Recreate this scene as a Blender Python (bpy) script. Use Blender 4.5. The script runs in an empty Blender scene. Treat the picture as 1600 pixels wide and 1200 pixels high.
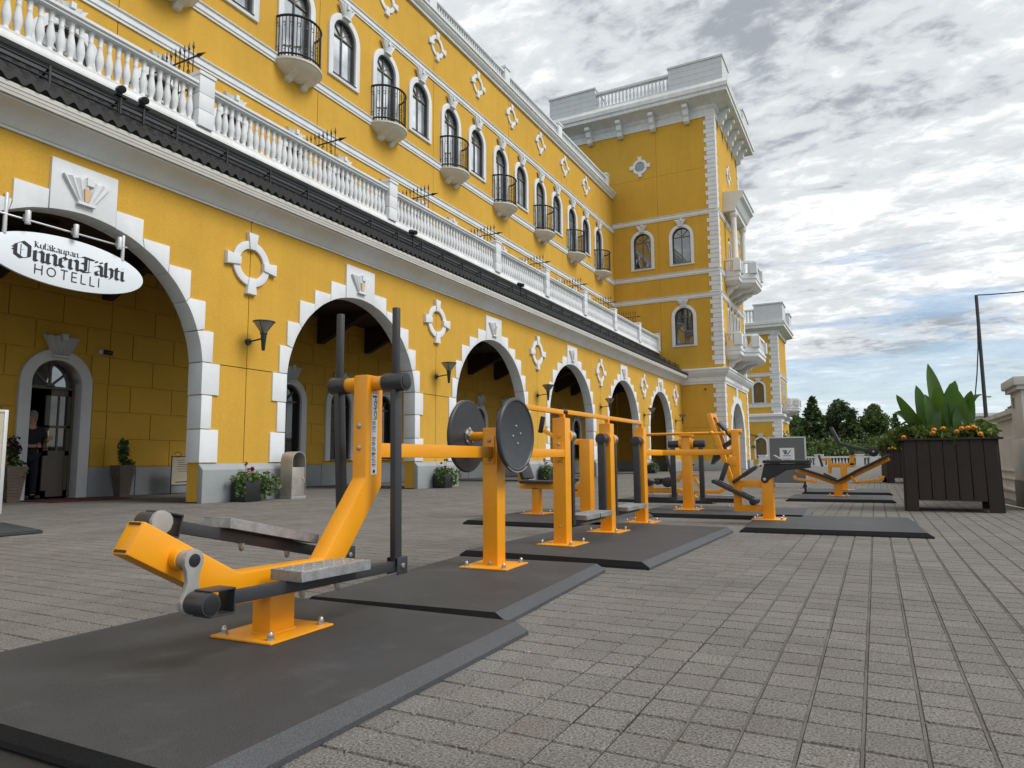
import bpy, bmesh, math, random
from mathutils import Matrix, Vector
random.seed(7)
R = math.radians
PI = math.pi
scene = bpy.context.scene
COL = scene.collection

# ------------------------------------------------------------------ camera
def make_camera():
    yaw, pitch, roll, fpx = R(27.473), R(6.282), R(-0.399), 1085.0
    cy, sy, cp, sp = math.cos(yaw), math.sin(yaw), math.cos(pitch), math.sin(pitch)
    f = Vector((-sy*cp, cy*cp, sp)); r = Vector((cy, sy, 0)); u = r.cross(f)
    c, s = math.cos(roll), math.sin(roll)
    r2 = c*r + s*u; u2 = -s*r + c*u
    cam = bpy.data.cameras.new('camera'); o = bpy.data.objects.new('camera', cam)
    COL.objects.link(o)
    M = Matrix((r2, u2, -f)).transposed().to_4x4(); M.translation = (0, 0, 0.7)
    o.matrix_world = M
    cam.sensor_width = 36; cam.sensor_fit = 'HORIZONTAL'; cam.lens = fpx/1600*36
    cam.clip_start = 0.05; cam.clip_end = 5000
    scene.camera = o
make_camera()

# ------------------------------------------------------------------ sky and sun
SUN_AZ, SUN_EL = R(82), R(46)      # azimuth measured from +Y (along the facade) towards +X
def make_world():
    w = bpy.data.worlds.new('World'); scene.world = w; w.use_nodes = True
    nt = w.node_tree; N = nt.nodes; L = nt.links; N.clear()
    out = N.new('ShaderNodeOutputWorld'); bg = N.new('ShaderNodeBackground')
    sky = N.new('ShaderNodeTexSky'); sky.sky_type = 'NISHITA'; sky.sun_disc = False
    sky.sun_elevation = SUN_EL; sky.sun_rotation = SUN_AZ; sky.air_density = 1.0; sky.dust_density = 0.6; sky.ozone_density = 2.0
    tc = N.new('ShaderNodeTexCoord'); sep = N.new('ShaderNodeSeparateXYZ'); L.new(tc.outputs['Generated'], sep.inputs[0])
    def math_(op, a, b=None, clamp=False):
        n = N.new('ShaderNodeMath'); n.operation = op; n.use_clamp = clamp
        for i, v in enumerate((a, b)):
            if v is None: continue
            if isinstance(v, (int, float)): n.inputs[i].default_value = v
            else: L.new(v, n.inputs[i])
        return n.outputs[0]
    def ramp(v, a, b, c0=0.0, c1=1.0):
        n = N.new('ShaderNodeMapRange'); n.interpolation_type = 'SMOOTHSTEP'
        n.inputs[1].default_value = a; n.inputs[2].default_value = b; n.inputs[3].default_value = c0; n.inputs[4].default_value = c1
        L.new(v, n.inputs[0]); return n.outputs[0]
    zc = math_('MAXIMUM', sep.outputs[2], 0.0)
    den = math_('ADD', zc, 0.16)
    px = math_('DIVIDE', sep.outputs[0], den); py = math_('DIVIDE', sep.outputs[1], den)
    comb = N.new('ShaderNodeCombineXYZ'); L.new(px, comb.inputs[0]); L.new(py, comb.inputs[1])
    def noise(scale, detail, rough, dist=0.0, off=(0, 0, 0), stretch=(1, 1, 1), rot=0.0):
        m = N.new('ShaderNodeMapping'); m.inputs['Location'].default_value = off; m.inputs['Scale'].default_value = stretch; m.inputs['Rotation'].default_value = (0, 0, rot)
        L.new(comb.outputs[0], m.inputs[0])
        n = N.new('ShaderNodeTexNoise'); n.inputs['Scale'].default_value = scale; n.inputs['Detail'].default_value = detail
        n.inputs['Roughness'].default_value = rough; n.inputs['Distortion'].default_value = dist
        L.new(m.outputs[0], n.inputs['Vector']); return n.outputs[0]
    big = noise(1.1, 6, 0.52, 0.35, (3.1, 1.7, 0), (1, 1.35, 1), R(25))
    mid = noise(4.4, 7, 0.58, 0.35, (0.4, 5.2, 0), (1, 1.5, 1), R(35))
    fine = noise(15.0, 8, 0.62, 0.4, (7, 2, 0), (1, 1.4, 1), R(30))
    shade = math_('ADD', math_('MULTIPLY', big, 0.40), math_('ADD', math_('MULTIPLY', mid, 0.38), math_('MULTIPLY', fine, 0.22)))
    mr = N.new('ShaderNodeValToRGB'); cr = mr.color_ramp; cr.interpolation = 'EASE'
    cr.elements[0].position = 0.38; cr.elements[0].color = (0.29, 0.318, 0.352, 1)
    cr.elements[1].position = 0.60; cr.elements[1].color = (0.92, 0.93, 0.93, 1)
    e = cr.elements.new(0.475); e.color = (0.56, 0.585, 0.605, 1)
    L.new(shade, mr.inputs[0])
    # gaps in the cloud sheet, wider towards the horizon
    cov = noise(1.7, 7, 0.6, 0.5, (11.5, 4.2, 0), (0.55, 1.5, 1), R(20))
    low = ramp(sep.outputs[2], 0.02, 0.42, 0.0, 1.0)
    thr = math_('ADD', math_('MULTIPLY', low, 0.36), 0.44)
    gap = ramp(math_('ADD', cov, math_('MULTIPLY', math_('SUBTRACT', fine, 0.5), 0.35)), 0, 1)
    cloud = math_('MULTIPLY', math_('ADD', math_('SUBTRACT', thr, cov), 0.06), 7.0, True)
    veil = ramp(sep.outputs[2], 0.0, 0.10, 0.62, 1.0)
    cloud = math_('MULTIPLY', cloud, 1.0, True)
    cloud = math_('MAXIMUM', cloud, 0.30)
    skys = N.new('ShaderNodeMixRGB'); skys.blend_type = 'MULTIPLY'; skys.inputs[0].default_value = 1
    L.new(sky.outputs[0], skys.inputs[1]); skys.inputs[2].default_value = (0.105, 0.105, 0.105, 1)
    mix = N.new('ShaderNodeMixRGB'); L.new(cloud, mix.inputs[0]); L.new(skys.outputs[0], mix.inputs[1]); L.new(mr.outputs[0], mix.inputs[2])
    # pale haze close to the horizon
    hz = N.new('ShaderNodeMixRGB'); L.new(ramp(sep.outputs[2], 0.0, 0.16, 0.55, 0.0), hz.inputs[0]); L.new(mix.outputs[0], hz.inputs[1]); hz.inputs[2].default_value = (0.52, 0.62, 0.72, 1)
    L.new(hz.outputs[0], bg.inputs[0]); bg.inputs[1].default_value = 1.0
    L.new(bg.outputs[0], out.inputs[0])
make_world()
def make_sun():
    l = bpy.data.lights.new('sun', 'SUN'); l.energy = 1.85; l.angle = R(25); l.color = (1.0, 0.975, 0.935)
    o = bpy.data.objects.new('sun', l); COL.objects.link(o)
    d = Vector((math.sin(SUN_AZ)*math.cos(SUN_EL), math.cos(SUN_AZ)*math.cos(SUN_EL), math.sin(SUN_EL)))
    o.rotation_euler = d.to_track_quat('Z', 'Y').to_euler(); o.location = d*60
make_sun()
vs = scene.view_settings
vs.view_transform = 'Standard'; vs.look = 'None'; vs.exposure = 0.42; vs.gamma = 1.0; vs.use_curve_mapping = False
scene.cycles.use_adaptive_sampling = True
scene.cycles.max_bounces = 6; scene.cycles.diffuse_bounces = 3; scene.cycles.glossy_bounces = 3; scene.cycles.transmission_bounces = 4

# ------------------------------------------------------------------ materials
def new_mat(name):
    m = bpy.data.materials.new(name); m.use_nodes = True
    nt = m.node_tree; b = nt.nodes['Principled BSDF']
    return m, nt, b
def _noise(nt, scale, detail=4, rough=0.55, coord='Object', stretch=None):
    tc = nt.nodes.new('ShaderNodeTexCoord'); n = nt.nodes.new('ShaderNodeTexNoise')
    n.inputs['Scale'].default_value = scale; n.inputs['Detail'].default_value = detail; n.inputs['Roughness'].default_value = rough
    if coord == 'World':
        g = nt.nodes.new('ShaderNodeNewGeometry'); src = g.outputs['Position']
    else: src = tc.outputs[coord]
    if stretch:
        mp = nt.nodes.new('ShaderNodeMapping'); mp.inputs['Scale'].default_value = stretch
        nt.links.new(src, mp.inputs[0]); src = mp.outputs[0]
    nt.links.new(src, n.inputs['Vector']); return n.outputs[0]
def _rng(nt, v, a, b, c, d):
    n = nt.nodes.new('ShaderNodeMapRange'); n.inputs[1].default_value = a; n.inputs[2].default_value = b; n.inputs[3].default_value = c; n.inputs[4].default_value = d
    nt.links.new(v, n.inputs[0]); return n.outputs[0]
def _mul(nt, a, b):
    n = nt.nodes.new('ShaderNodeMath'); n.operation = 'MULTIPLY'
    for i, v in enumerate((a, b)):
        if isinstance(v, (int, float)): n.inputs[i].default_value = v
        else: nt.links.new(v, n.inputs[i])
    return n.outputs[0]
def _tint(nt, col, fac):
    n = nt.nodes.new('ShaderNodeVectorMath'); n.operation = 'SCALE'; n.inputs[0].default_value = col[:3]
    nt.links.new(fac, n.inputs['Scale']); return n.outputs[0]
def _mix(nt, f, a, b):
    n = nt.nodes.new('ShaderNodeMixRGB')
    if isinstance(f, (int, float)): n.inputs[0].default_value = f
    else: nt.links.new(f, n.inputs[0])
    for i, v in ((1, a), (2, b)):
        if isinstance(v, tuple): n.inputs[i].default_value = (*v[:3], 1)
        else: nt.links.new(v, n.inputs[i])
    return n.outputs[0]
def _bump(nt, b, h, strength, dist=0.01):
    n = nt.nodes.new('ShaderNodeBump'); n.inputs['Strength'].default_value = strength; n.inputs['Distance'].default_value = dist
    nt.links.new(h, n.inputs['Height']); nt.links.new(n.outputs[0], b.inputs['Normal'])
def surf(name, col, rough=0.6, var=0.12, vscale=2.0, fine=0.06, fscale=60, bump=0.0, bscale=120, bdist=0.004, metal=0.0, spec=0.5, streak=0.0, coord='World', isl=0.0, rvar=0.0, dirt=None, specks=None, hue=None):
    m, nt, b = new_mat(name)
    f = _rng(nt, _noise(nt, vscale, 5, 0.6, coord), 0.3, 0.7, 1-var, 1+var)
    f = _mul(nt, f, _rng(nt, _noise(nt, fscale, 3, 0.6, coord), 0.3, 0.7, 1-fine, 1+fine))
    if streak:
        f = _mul(nt, f, _rng(nt, _noise(nt, 3.0, 5, 0.65, coord, (1, 1, 0.07)), 0.35, 0.7, 1-streak, 1+streak*0.5))
    if isl:
        g = nt.nodes.new('ShaderNodeNewGeometry'); f = _mul(nt, f, _rng(nt, g.outputs['Random Per Island'], 0, 1, 1-isl, 1+isl))
    c = _tint(nt, col, f)
    if dirt:
        c = _mix(nt, _rng(nt, _noise(nt, dirt[1], 7, 0.7, coord), dirt[2], dirt[3], 0, dirt[4]), c, dirt[0])
    if hue:
        c = _mix(nt, _rng(nt, _noise(nt, hue[1], 3, 0.5, coord), hue[2], hue[3], 0, hue[4]), c, hue[0])
    if specks:
        c = _mix(nt, _rng(nt, _noise(nt, specks[1], 2, 0.5, coord), specks[2], specks[3], 0, specks[4]), c, specks[0])
    nt.links.new(c, b.inputs['Base Color'])
    b.inputs['Roughness'].default_value = rough; b.inputs['Metallic'].default_value = metal; b.inputs['Specular IOR Level'].default_value = spec
    if rvar:
        nt.links.new(_rng(nt, _noise(nt, vscale*3, 4, 0.6, coord), 0.3, 0.7, rough-rvar, rough+rvar), b.inputs['Roughness'])
    if bump: _bump(nt, b, _noise(nt, bscale, 4, 0.6, coord), bump, bdist)
    return m

YEL = (0.60, 0.340, 0.038)
M = {}
M['stucco'] = surf('yellow_stucco', YEL, 0.9, 0.06, 0.6, 0.09, 38, 0.55, 80, 0.007, streak=0.05, dirt=((0.40, 0.235, 0.035), 0.45, 0.52, 0.80, 0.40))
M['block'] = surf('yellow_block_render', (0.62, 0.36, 0.042), 0.9, 0.08, 0.8, 0.05, 40, 0.3, 80, 0.005)
M['white'] = surf('white_plaster', (0.70, 0.715, 0.735), 0.75, 0.05, 1.3, 0.03, 40, 0.15, 60, 0.003, streak=0.05)
M['whiteg'] = surf('white_trim_weathered', (0.70, 0.705, 0.71), 0.75, 0.07, 1.3, 0.05, 30, 0.2, 60, 0.004, streak=0.10, dirt=((0.25, 0.26, 0.25), 2.2, 0.60, 0.85, 0.5))
M['siding'] = surf('white_board_cladding', (0.60, 0.62, 0.65), 0.6, 0.05, 1.3, 0.03, 40, streak=0.05)
M['beige'] = surf('beige_stone_trim', (0.62, 0.58, 0.50), 0.7, 0.06, 1.3, 0.04, 40, 0.2, 60, 0.003, streak=0.06)
M['peach'] = surf('peach_inlay', (0.62, 0.42, 0.25), 0.8)
M['granite'] = surf('grey_granite', (0.30, 0.32, 0.33), 0.6, 0.08, 1.5, 0.35, 160, 0.12, 150, 0.002)
M['joint'] = surf('dark_joint', (0.07, 0.045, 0.015), 0.95)
M['roof'] = surf('black_roof_sheet', (0.007, 0.0075, 0.008), 0.62, 0.15, 2, 0.1, 40)
M['flash'] = surf('slate_flashing', (0.05, 0.055, 0.065), 0.5, 0.12, 1.2, 0.05, 30, streak=0.1)
M['gutter'] = surf('pale_gutter', (0.55, 0.53, 0.49), 0.5, 0.06)
M['iron'] = surf('black_iron', (0.007, 0.007, 0.008), 0.5, 0.1)
M['timber'] = surf('dark_brown_timber', (0.035, 0.02, 0.014), 0.75, 0.2, 1.5, 0.1, 20)
M['frame'] = surf('taupe_window_frame', (0.13, 0.11, 0.085), 0.5, 0.06)
M['framed'] = surf('dark_window_reveal', (0.035, 0.033, 0.032), 0.5, 0.06)
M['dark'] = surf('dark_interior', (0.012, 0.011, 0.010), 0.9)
M['orange'] = surf('orange_powder_coat', (0.80, 0.318, 0.005), 0.36, 0.05, 3, 0.025, 200, 0.08, 300, 0.001, coord='World', spec=0.5, rvar=0.09, dirt=((0.50, 0.21, 0.02), 9.0, 0.60, 0.85, 0.35))
M['anth'] = surf('anthracite_powder_coat', (0.030, 0.032, 0.036), 0.42, 0.08, 3, 0.08, 200, 0.1, 420, 0.001, coord='Object', rvar=0.06)
M['plastic'] = surf('black_plastic', (0.014, 0.0145, 0.016), 0.38, 0.08, 5, 0.05, 100, coord='Object')
M['pad'] = surf('black_seat_pad', (0.02, 0.021, 0.023), 0.5, 0.1, 6, 0.1, 100, 0.2, 250, 0.001, coord='Object')
M['disc'] = surf('grey_plastic_disc', (0.034, 0.037, 0.043), 0.40, 0.08, 5, 0.05, 160, 0.1, 300, 0.001, coord='Object', rvar=0.08)
M['steel'] = surf('brushed_steel', (0.50, 0.49, 0.46), 0.33, 0.1, 8, 0.06, 120, metal=0.9, coord='Object', rvar=0.08)
M['castal'] = surf('cast_grey_metal', (0.34, 0.335, 0.32), 0.48, 0.07, 8, 0.05, 120, 0.1, 200, 0.001, metal=0.25, coord='Object')
def galv():
    m, nt, b = new_mat('galvanised_steel')
    tc = nt.nodes.new('ShaderNodeTexCoord'); v = nt.nodes.new('ShaderNodeTexVoronoi'); v.inputs['Scale'].default_value = 70
    nt.links.new(tc.outputs['Object'], v.inputs['Vector'])
    f = _mul(nt, _rng(nt, v.outputs['Color'], 0, 1, 0.85, 1.1), _rng(nt, _noise(nt, 14, 5, 0.6), 0.3, 0.7, 0.8, 1.15))
    nt.links.new(_tint(nt, (0.31, 0.315, 0.32), f), b.inputs['Base Color'])
    b.inputs['Metallic'].default_value = 0.55
    nt.links.new(_rng(nt, v.outputs['Color'], 0, 1, 0.50, 0.62), b.inputs['Roughness'])
    return m
M['galv'] = galv()
M['mat'] = surf('black_rubber_mat', (0.037, 0.039, 0.0425), 0.58, 0.16, 3.5, 0.60, 240, 0.5, 240, 0.004, dirt=((0.105, 0.107, 0.108), 4.0, 0.56, 0.80, 0.5), spec=0.5)
M['matshade'] = surf('shaded_rubber_face', (0.015, 0.0155, 0.0165), 0.7, 0.1, 4, 0.4, 240, 0.4, 240, 0.003, spec=0.3)  # shade on the steep front and back faces, painted in as darker rubber
M['matedge'] = surf('rubber_ramp_edge', (0.054, 0.057, 0.062), 0.6, 0.08, 3.0, 0.55, 260, 0.3, 260, 0.002, spec=0.5)
M['paver'] = surf('grey_concrete_paver', (0.158, 0.149, 0.135), 0.92, 0.17, 1.1, 0.75, 140, 0.6, 200, 0.004, isl=0.07, dirt=((0.085, 0.081, 0.074), 2.3, 0.5, 0.8, 0.5), spec=0.3, specks=((0.42, 0.41, 0.38), 200, 0.69, 0.75, 0.8), hue=((0.135, 0.098, 0.082), 5.0, 0.55, 0.75, 0.30))
M['sand'] = surf('joint_sand', (0.035, 0.033, 0.029), 0.95, 0.3, 3, 0.35, 220, spec=0.2)
M['sandl'] = surf('pale_joint_sand', (0.12, 0.113, 0.10), 0.95, 0.3, 3, 0.35, 220, spec=0.2)
M['planter'] = surf('dark_stained_wood', (0.026, 0.0155, 0.0115), 0.7, 0.25, 3, 0.2, 60, 0.3, 60, 0.003, coord='Object', isl=0.0, streak=0.35)
M['soil'] = surf('soil', (0.025, 0.018, 0.012), 0.95, 0.3, 20)
M['marigold'] = surf('marigold_petal', (0.75, 0.26, 0.01), 0.6, 0.2, 30, 0.1, 100, isl=0.2)
M['pinkfl'] = surf('dark_pink_petal', (0.16, 0.025, 0.04), 0.6, 0.2, 30)
M['red'] = surf('red_carpet', (0.10, 0.012, 0.016), 0.95, 0.2, 6, 0.3, 200)
M['paper'] = surf('white_paper', (0.78, 0.79, 0.80), 0.6, 0.02)
M['ink'] = surf('black_ink', (0.012, 0.013, 0.016), 0.6, 0.02)
M['blueink'] = surf('blue_ink', (0.03, 0.06, 0.16), 0.6, 0.02)
M['signface'] = surf('white_sign_face', (0.74, 0.79, 0.84), 0.35, 0.02, 2, 0.0)
M['board'] = surf('grey_board', (0.14, 0.145, 0.15), 0.6, 0.05, 4)
M['tansteel'] = surf('dull_steel', (0.36, 0.335, 0.295), 0.5, 0.15, 3, 0.08, 60, metal=0.35, rvar=0.08, streak=0.15)
M['alu'] = surf('brushed_aluminium', (0.62, 0.63, 0.64), 0.4, 0.05, 5, metal=0.5)
M['menu'] = surf('beige_notice', (0.45, 0.40, 0.30), 0.6, 0.1, 8)
M['wicker'] = surf('pale_brown_basket', (0.14, 0.11, 0.085), 0.8, 0.2, 10, 0.3, 80, 0.6, 50, 0.006, coord='Object')
M['brass'] = surf('brass', (0.55, 0.36, 0.10), 0.3, 0.1, metal=0.9)
M['skin'] = surf('skin', (0.42, 0.24, 0.17), 0.55, 0.06, 8)
M['cloth'] = surf('black_shirt', (0.012, 0.013, 0.016), 0.9, 0.1, 6)
M['jeans'] = surf('dark_trousers', (0.012, 0.015, 0.026), 0.9, 0.1, 6)
M['hair'] = surf('grey_hair', (0.18, 0.165, 0.15), 0.7, 0.2, 40)
M['concrete'] = surf('pale_concrete', (0.62, 0.62, 0.61), 0.8, 0.08, 1.5, 0.06, 40, 0.15, 60, 0.003, streak=0.10)
M['darkgranite'] = surf('dark_grey_base', (0.11, 0.108, 0.10), 0.7, 0.12, 2, 0.2, 120)
M['grass'] = surf('rough_grass', (0.06, 0.085, 0.025), 0.95, 0.3, 0.3, 0.3, 8)
M['bark'] = surf('bark', (0.07, 0.055, 0.042), 0.9, 0.25, 3, 0.2, 20)
def leafmat(name, col, var=0.35, trans=0.25, rough=0.55):
    m, nt, b = new_mat(name)
    g = nt.nodes.new('ShaderNodeNewGeometry')
    f = _rng(nt, g.outputs['Random Per Island'], 0, 1, 1-var, 1+var)
    f = _mul(nt, f, _rng(nt, _noise(nt, 0.9, 3, 0.6, 'World'), 0.3, 0.7, 0.75, 1.25))
    nt.links.new(_tint(nt, col, f), b.inputs['Base Color'])
    b.inputs['Roughness'].default_value = rough
    if trans:
        t = nt.nodes.new('ShaderNodeBsdfTranslucent'); nt.links.new(_tint(nt, (col[0]*1.3, col[1]*1.4, col[2]*0.7), f), t.inputs[0])
        mx = nt.nodes.new('ShaderNodeMixShader'); mx.inputs[0].default_value = trans
        nt.links.new(b.outputs[0], mx.inputs[1]); nt.links.new(t.outputs[0], mx.inputs[2]); nt.links.new(mx.outputs[0], nt.nodes['Material Output'].inputs[0])
    return m
M['canna'] = leafmat('canna_leaf', (0.058, 0.125, 0.020), 0.3, 0.3, 0.42)
M['fern'] = leafmat('feathery_leaf', (0.085, 0.125, 0.02), 0.35, 0.3)
M['ivy'] = leafmat('trailing_leaf', (0.075, 0.12, 0.03), 0.5, 0.25)
M['spruce'] = leafmat('spruce_needles', (0.058, 0.094, 0.030), 0.4, 0.15)
M['birch'] = leafmat('birch_leaf', (0.080, 0.130, 0.036), 0.4, 0.25)
M['hedge'] = leafmat('bright_shrub_leaf', (0.08, 0.13, 0.025), 0.4, 0.25)
M['burg'] = leafmat('burgundy_leaf', (0.05, 0.018, 0.022), 0.4, 0.1)
def glassmat(name, base, ior=1.9, rough=0.02):
    m, nt, b = new_mat(name)
    nt.links.new(_tint(nt, base, _rng(nt, _noise(nt, 1.3, 3, 0.5, 'World'), 0.3, 0.7, 0.6, 1.4)), b.inputs['Base Color'])
    b.inputs['Roughness'].default_value = rough; b.inputs['IOR'].default_value = ior; b.inputs['Specular IOR Level'].default_value = 0.8
    _bump(nt, b, _noise(nt, 0.9, 2, 0.4, 'World'), 0.12, 0.03)
    return m
M['glass'] = glassmat('window_glass', (0.035, 0.045, 0.06), 2.1)
M['glassu'] = glassmat('sky_reflecting_glass', (0.62, 0.66, 0.70), 1.5, 0.03)
M['glassu'].node_tree.nodes['Principled BSDF'].inputs['Metallic'].default_value = 0.72
M['glassd'] = glassmat('dark_window_glass', (0.02, 0.02, 0.022), 1.6)
M['lampglass'] = glassmat('lamp_glass', (0.22, 0.21, 0.18), 1.45, 0.2)

# ------------------------------------------------------------------ mesh helpers
WM = {}
class MB:
    def __init__(s): s.v = []; s.f = []
    def add(s, vs_, fs):
        k = len(s.v); s.v += [tuple(p) for p in vs_]; s.f += [tuple(i+k for i in q) for q in fs]; return s
    def prism(s, a, b):
        n = len(a)
        return s.add(list(a)+list(b), [tuple(range(n))[::-1], tuple(range(n, 2*n))] + [(i, (i+1) % n, n+(i+1) % n, n+i) for i in range(n)])
    def box(s, c, d, rot=None):
        x, y, z = d[0]/2, d[1]/2, d[2]/2; c = Vector(c)
        P = [Vector(q) for q in ((-x,-y,-z),(x,-y,-z),(x,y,-z),(-x,y,-z),(-x,-y,z),(x,-y,z),(x,y,z),(-x,y,z))]
        if rot is not None: P = [rot @ p for p in P]
        return s.add([c+p for p in P], [(0,3,2,1),(4,5,6,7),(0,1,5,4),(1,2,6,5),(2,3,7,6),(3,0,4,7)])
    def bar(s, p0, p1, w, h, up=(0, 0, 1)):
        p0, p1 = Vector(p0), Vector(p1); d = (p1-p0).normalized(); u = Vector(up)
        if abs(d.dot(u)) > 0.98: u = Vector((0, 1, 0))
        r = d.cross(u).normalized(); u = r.cross(d)
        o = [r*a*w/2+u*b*h/2 for a, b in ((-1,-1),(1,-1),(1,1),(-1,1))]
        return s.prism([p0+q for q in o], [p1+q for q in o])
    def cyl(s, p0, p1, r0, r1=None, n=12):
        p0, p1 = Vector(p0), Vector(p1); r1 = r0 if r1 is None else r1
        d = (p1-p0).normalized(); a = Vector((0, 0, 1)) if abs(d.z) < 0.9 else Vector((1, 0, 0))
        x = d.cross(a).normalized(); y = d.cross(x)
        c = [x*math.cos(2*PI*i/n)+y*math.sin(2*PI*i/n) for i in range(n)]
        return s.prism([p0+q*r0 for q in c], [p1+q*r1 for q in c])
    def tube(s, pts, r, n=8, closed=False):
        pts = [Vector(p) for p in pts]; m = len(pts); k = len(s.v); rr = r if isinstance(r, (list, tuple)) else [r]*m
        ref = None; rings = []
        for i, p in enumerate(pts):
            d = ((pts[(i+1) % m] if closed or i < m-1 else p) - (pts[i-1] if closed or i > 0 else p)).normalized()
            if ref is None: ref = Vector((0, 0, 1)) if abs(d.z) < 0.9 else Vector((1, 0, 0))
            x = d.cross(ref).normalized(); y = x.cross(d); ref = y
            rings.append([p+(x*math.cos(2*PI*j/n)+y*math.sin(2*PI*j/n))*rr[i] for j in range(n)])
        vs_ = [q for g in rings for q in g]; fs = []
        for i in range(m if closed else m-1):
            for j in range(n):
                a, b = i*n, ((i+1) % m)*n
                fs.append((a+j, a+(j+1) % n, b+(j+1) % n, b+j))
        if not closed: fs += [tuple(range(n))[::-1], tuple(range((m-1)*n, m*n))]
        return s.add(vs_, fs)
    def lathe(s, prof, n=12, c=(0, 0, 0), M_=None):
        k = []; c = Vector(c)
        for r, z in prof:
            for j in range(n):
                p = Vector((r*math.cos(2*PI*j/n), r*math.sin(2*PI*j/n), z)); k.append(c+(M_ @ p if M_ is not None else p))
        m = len(prof); fs = [(i*n+j, i*n+(j+1) % n, (i+1)*n+(j+1) % n, (i+1)*n+j) for i in range(m-1) for j in range(n)]
        fs += [tuple(range(n))[::-1], tuple(range((m-1)*n, m*n))]
        return s.add(k, fs)
    def sheet(s, pts): return s.add(pts, [tuple(range(len(pts)))])
    def mesh(s, name, bevel=0.0, smooth=0, normals=True, seg=2):
        me = bpy.data.meshes.new(name); me.from_pydata(s.v, [], s.f)
        if bevel or normals:
            bm = bmesh.new(); bm.from_mesh(me)
            if normals: bmesh.ops.recalc_face_normals(bm, faces=bm.faces)
            if bevel:
                ed = [e for e in bm.edges if len(e.link_faces) == 2 and e.calc_face_angle(0) > R(28)]
                bmesh.ops.bevel(bm, geom=ed, offset=bevel, segments=seg, profile=0.6, affect='EDGES', clamp_overlap=True)
            bm.to_mesh(me); bm.free()
        if smooth or bevel:
            me.shade_smooth(); me.set_sharp_from_angle(angle=R(smooth or 40))
        return me
def link(o, parent, Mw):
    COL.objects.link(o); WM[o] = Mw.copy()
    if parent is not None:
        o.parent = parent; o.matrix_basis = WM[parent].inverted() @ Mw
    else: o.matrix_basis = Mw
    return o
def tag(o, label=None, cat=None, group=None, kind=None):
    if label: o['label'] = label
    if cat: o['category'] = cat
    if group: o['group'] = group
    if kind: o['kind'] = kind
    return o
def T(x=0, y=0, z=0, rz=0.0): return Matrix.Translation((x, y, z)) @ Matrix.Rotation(rz, 4, 'Z')
def empty(name, loc, label, cat, group=None, rz=0.0):
    o = bpy.data.objects.new(name, None); o.empty_display_size = 0.2
    link(o, None, T(*loc, rz)); return tag(o, label, cat, group)
def setmat(me, mat):
    if not me.materials: me.materials.append(M[mat] if isinstance(mat, str) else mat)
def put(name, mb, mat, parent=None, bevel=0.0, smooth=0, xf=None, seg=2):
    """mesh given in world coordinates (or in the frame xf); its origin goes to its own base centre"""
    if mb.v:
        xs, ys, zs = zip(*mb.v); c = Vector(((min(xs)+max(xs))/2, (min(ys)+max(ys))/2, min(zs)))
        mb.v = [(p[0]-c.x, p[1]-c.y, p[2]-c.z) for p in mb.v]
    me = mb.mesh(name, bevel, smooth, seg=seg); setmat(me, mat)
    o = bpy.data.objects.new(name, me)
    return link(o, parent, (xf or Matrix.Identity(4)) @ Matrix.Translation(c))
def inst(name, me, Mw, parent=None):
    return link(bpy.data.objects.new(name, me), parent, Mw)
def ready(name, mb, mat, bevel=0.0, smooth=0, seg=2):
    me = mb.mesh(name, bevel, smooth, seg=seg); setmat(me, mat); return me
def mitre(pts, h):
    """offset outline of a bent tube given as a 2-D centre line"""
    L_, R_ = [], []; n = len(pts); P = [Vector((a, b)) for a, b in pts]
    for i, p in enumerate(P):
        d0 = (p-P[i-1]).normalized() if i else None; d1 = (P[i+1]-p).normalized() if i < n-1 else None
        d0 = d0 or d1; d1 = d1 or d0
        n0 = Vector((-d0.y, d0.x)); n1 = Vector((-d1.y, d1.x)); b = (n0+n1).normalized(); k = h/max(0.2, b.dot(n0))
        L_.append(p+b*k); R_.append(p-b*k)
    return L_, R_

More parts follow.
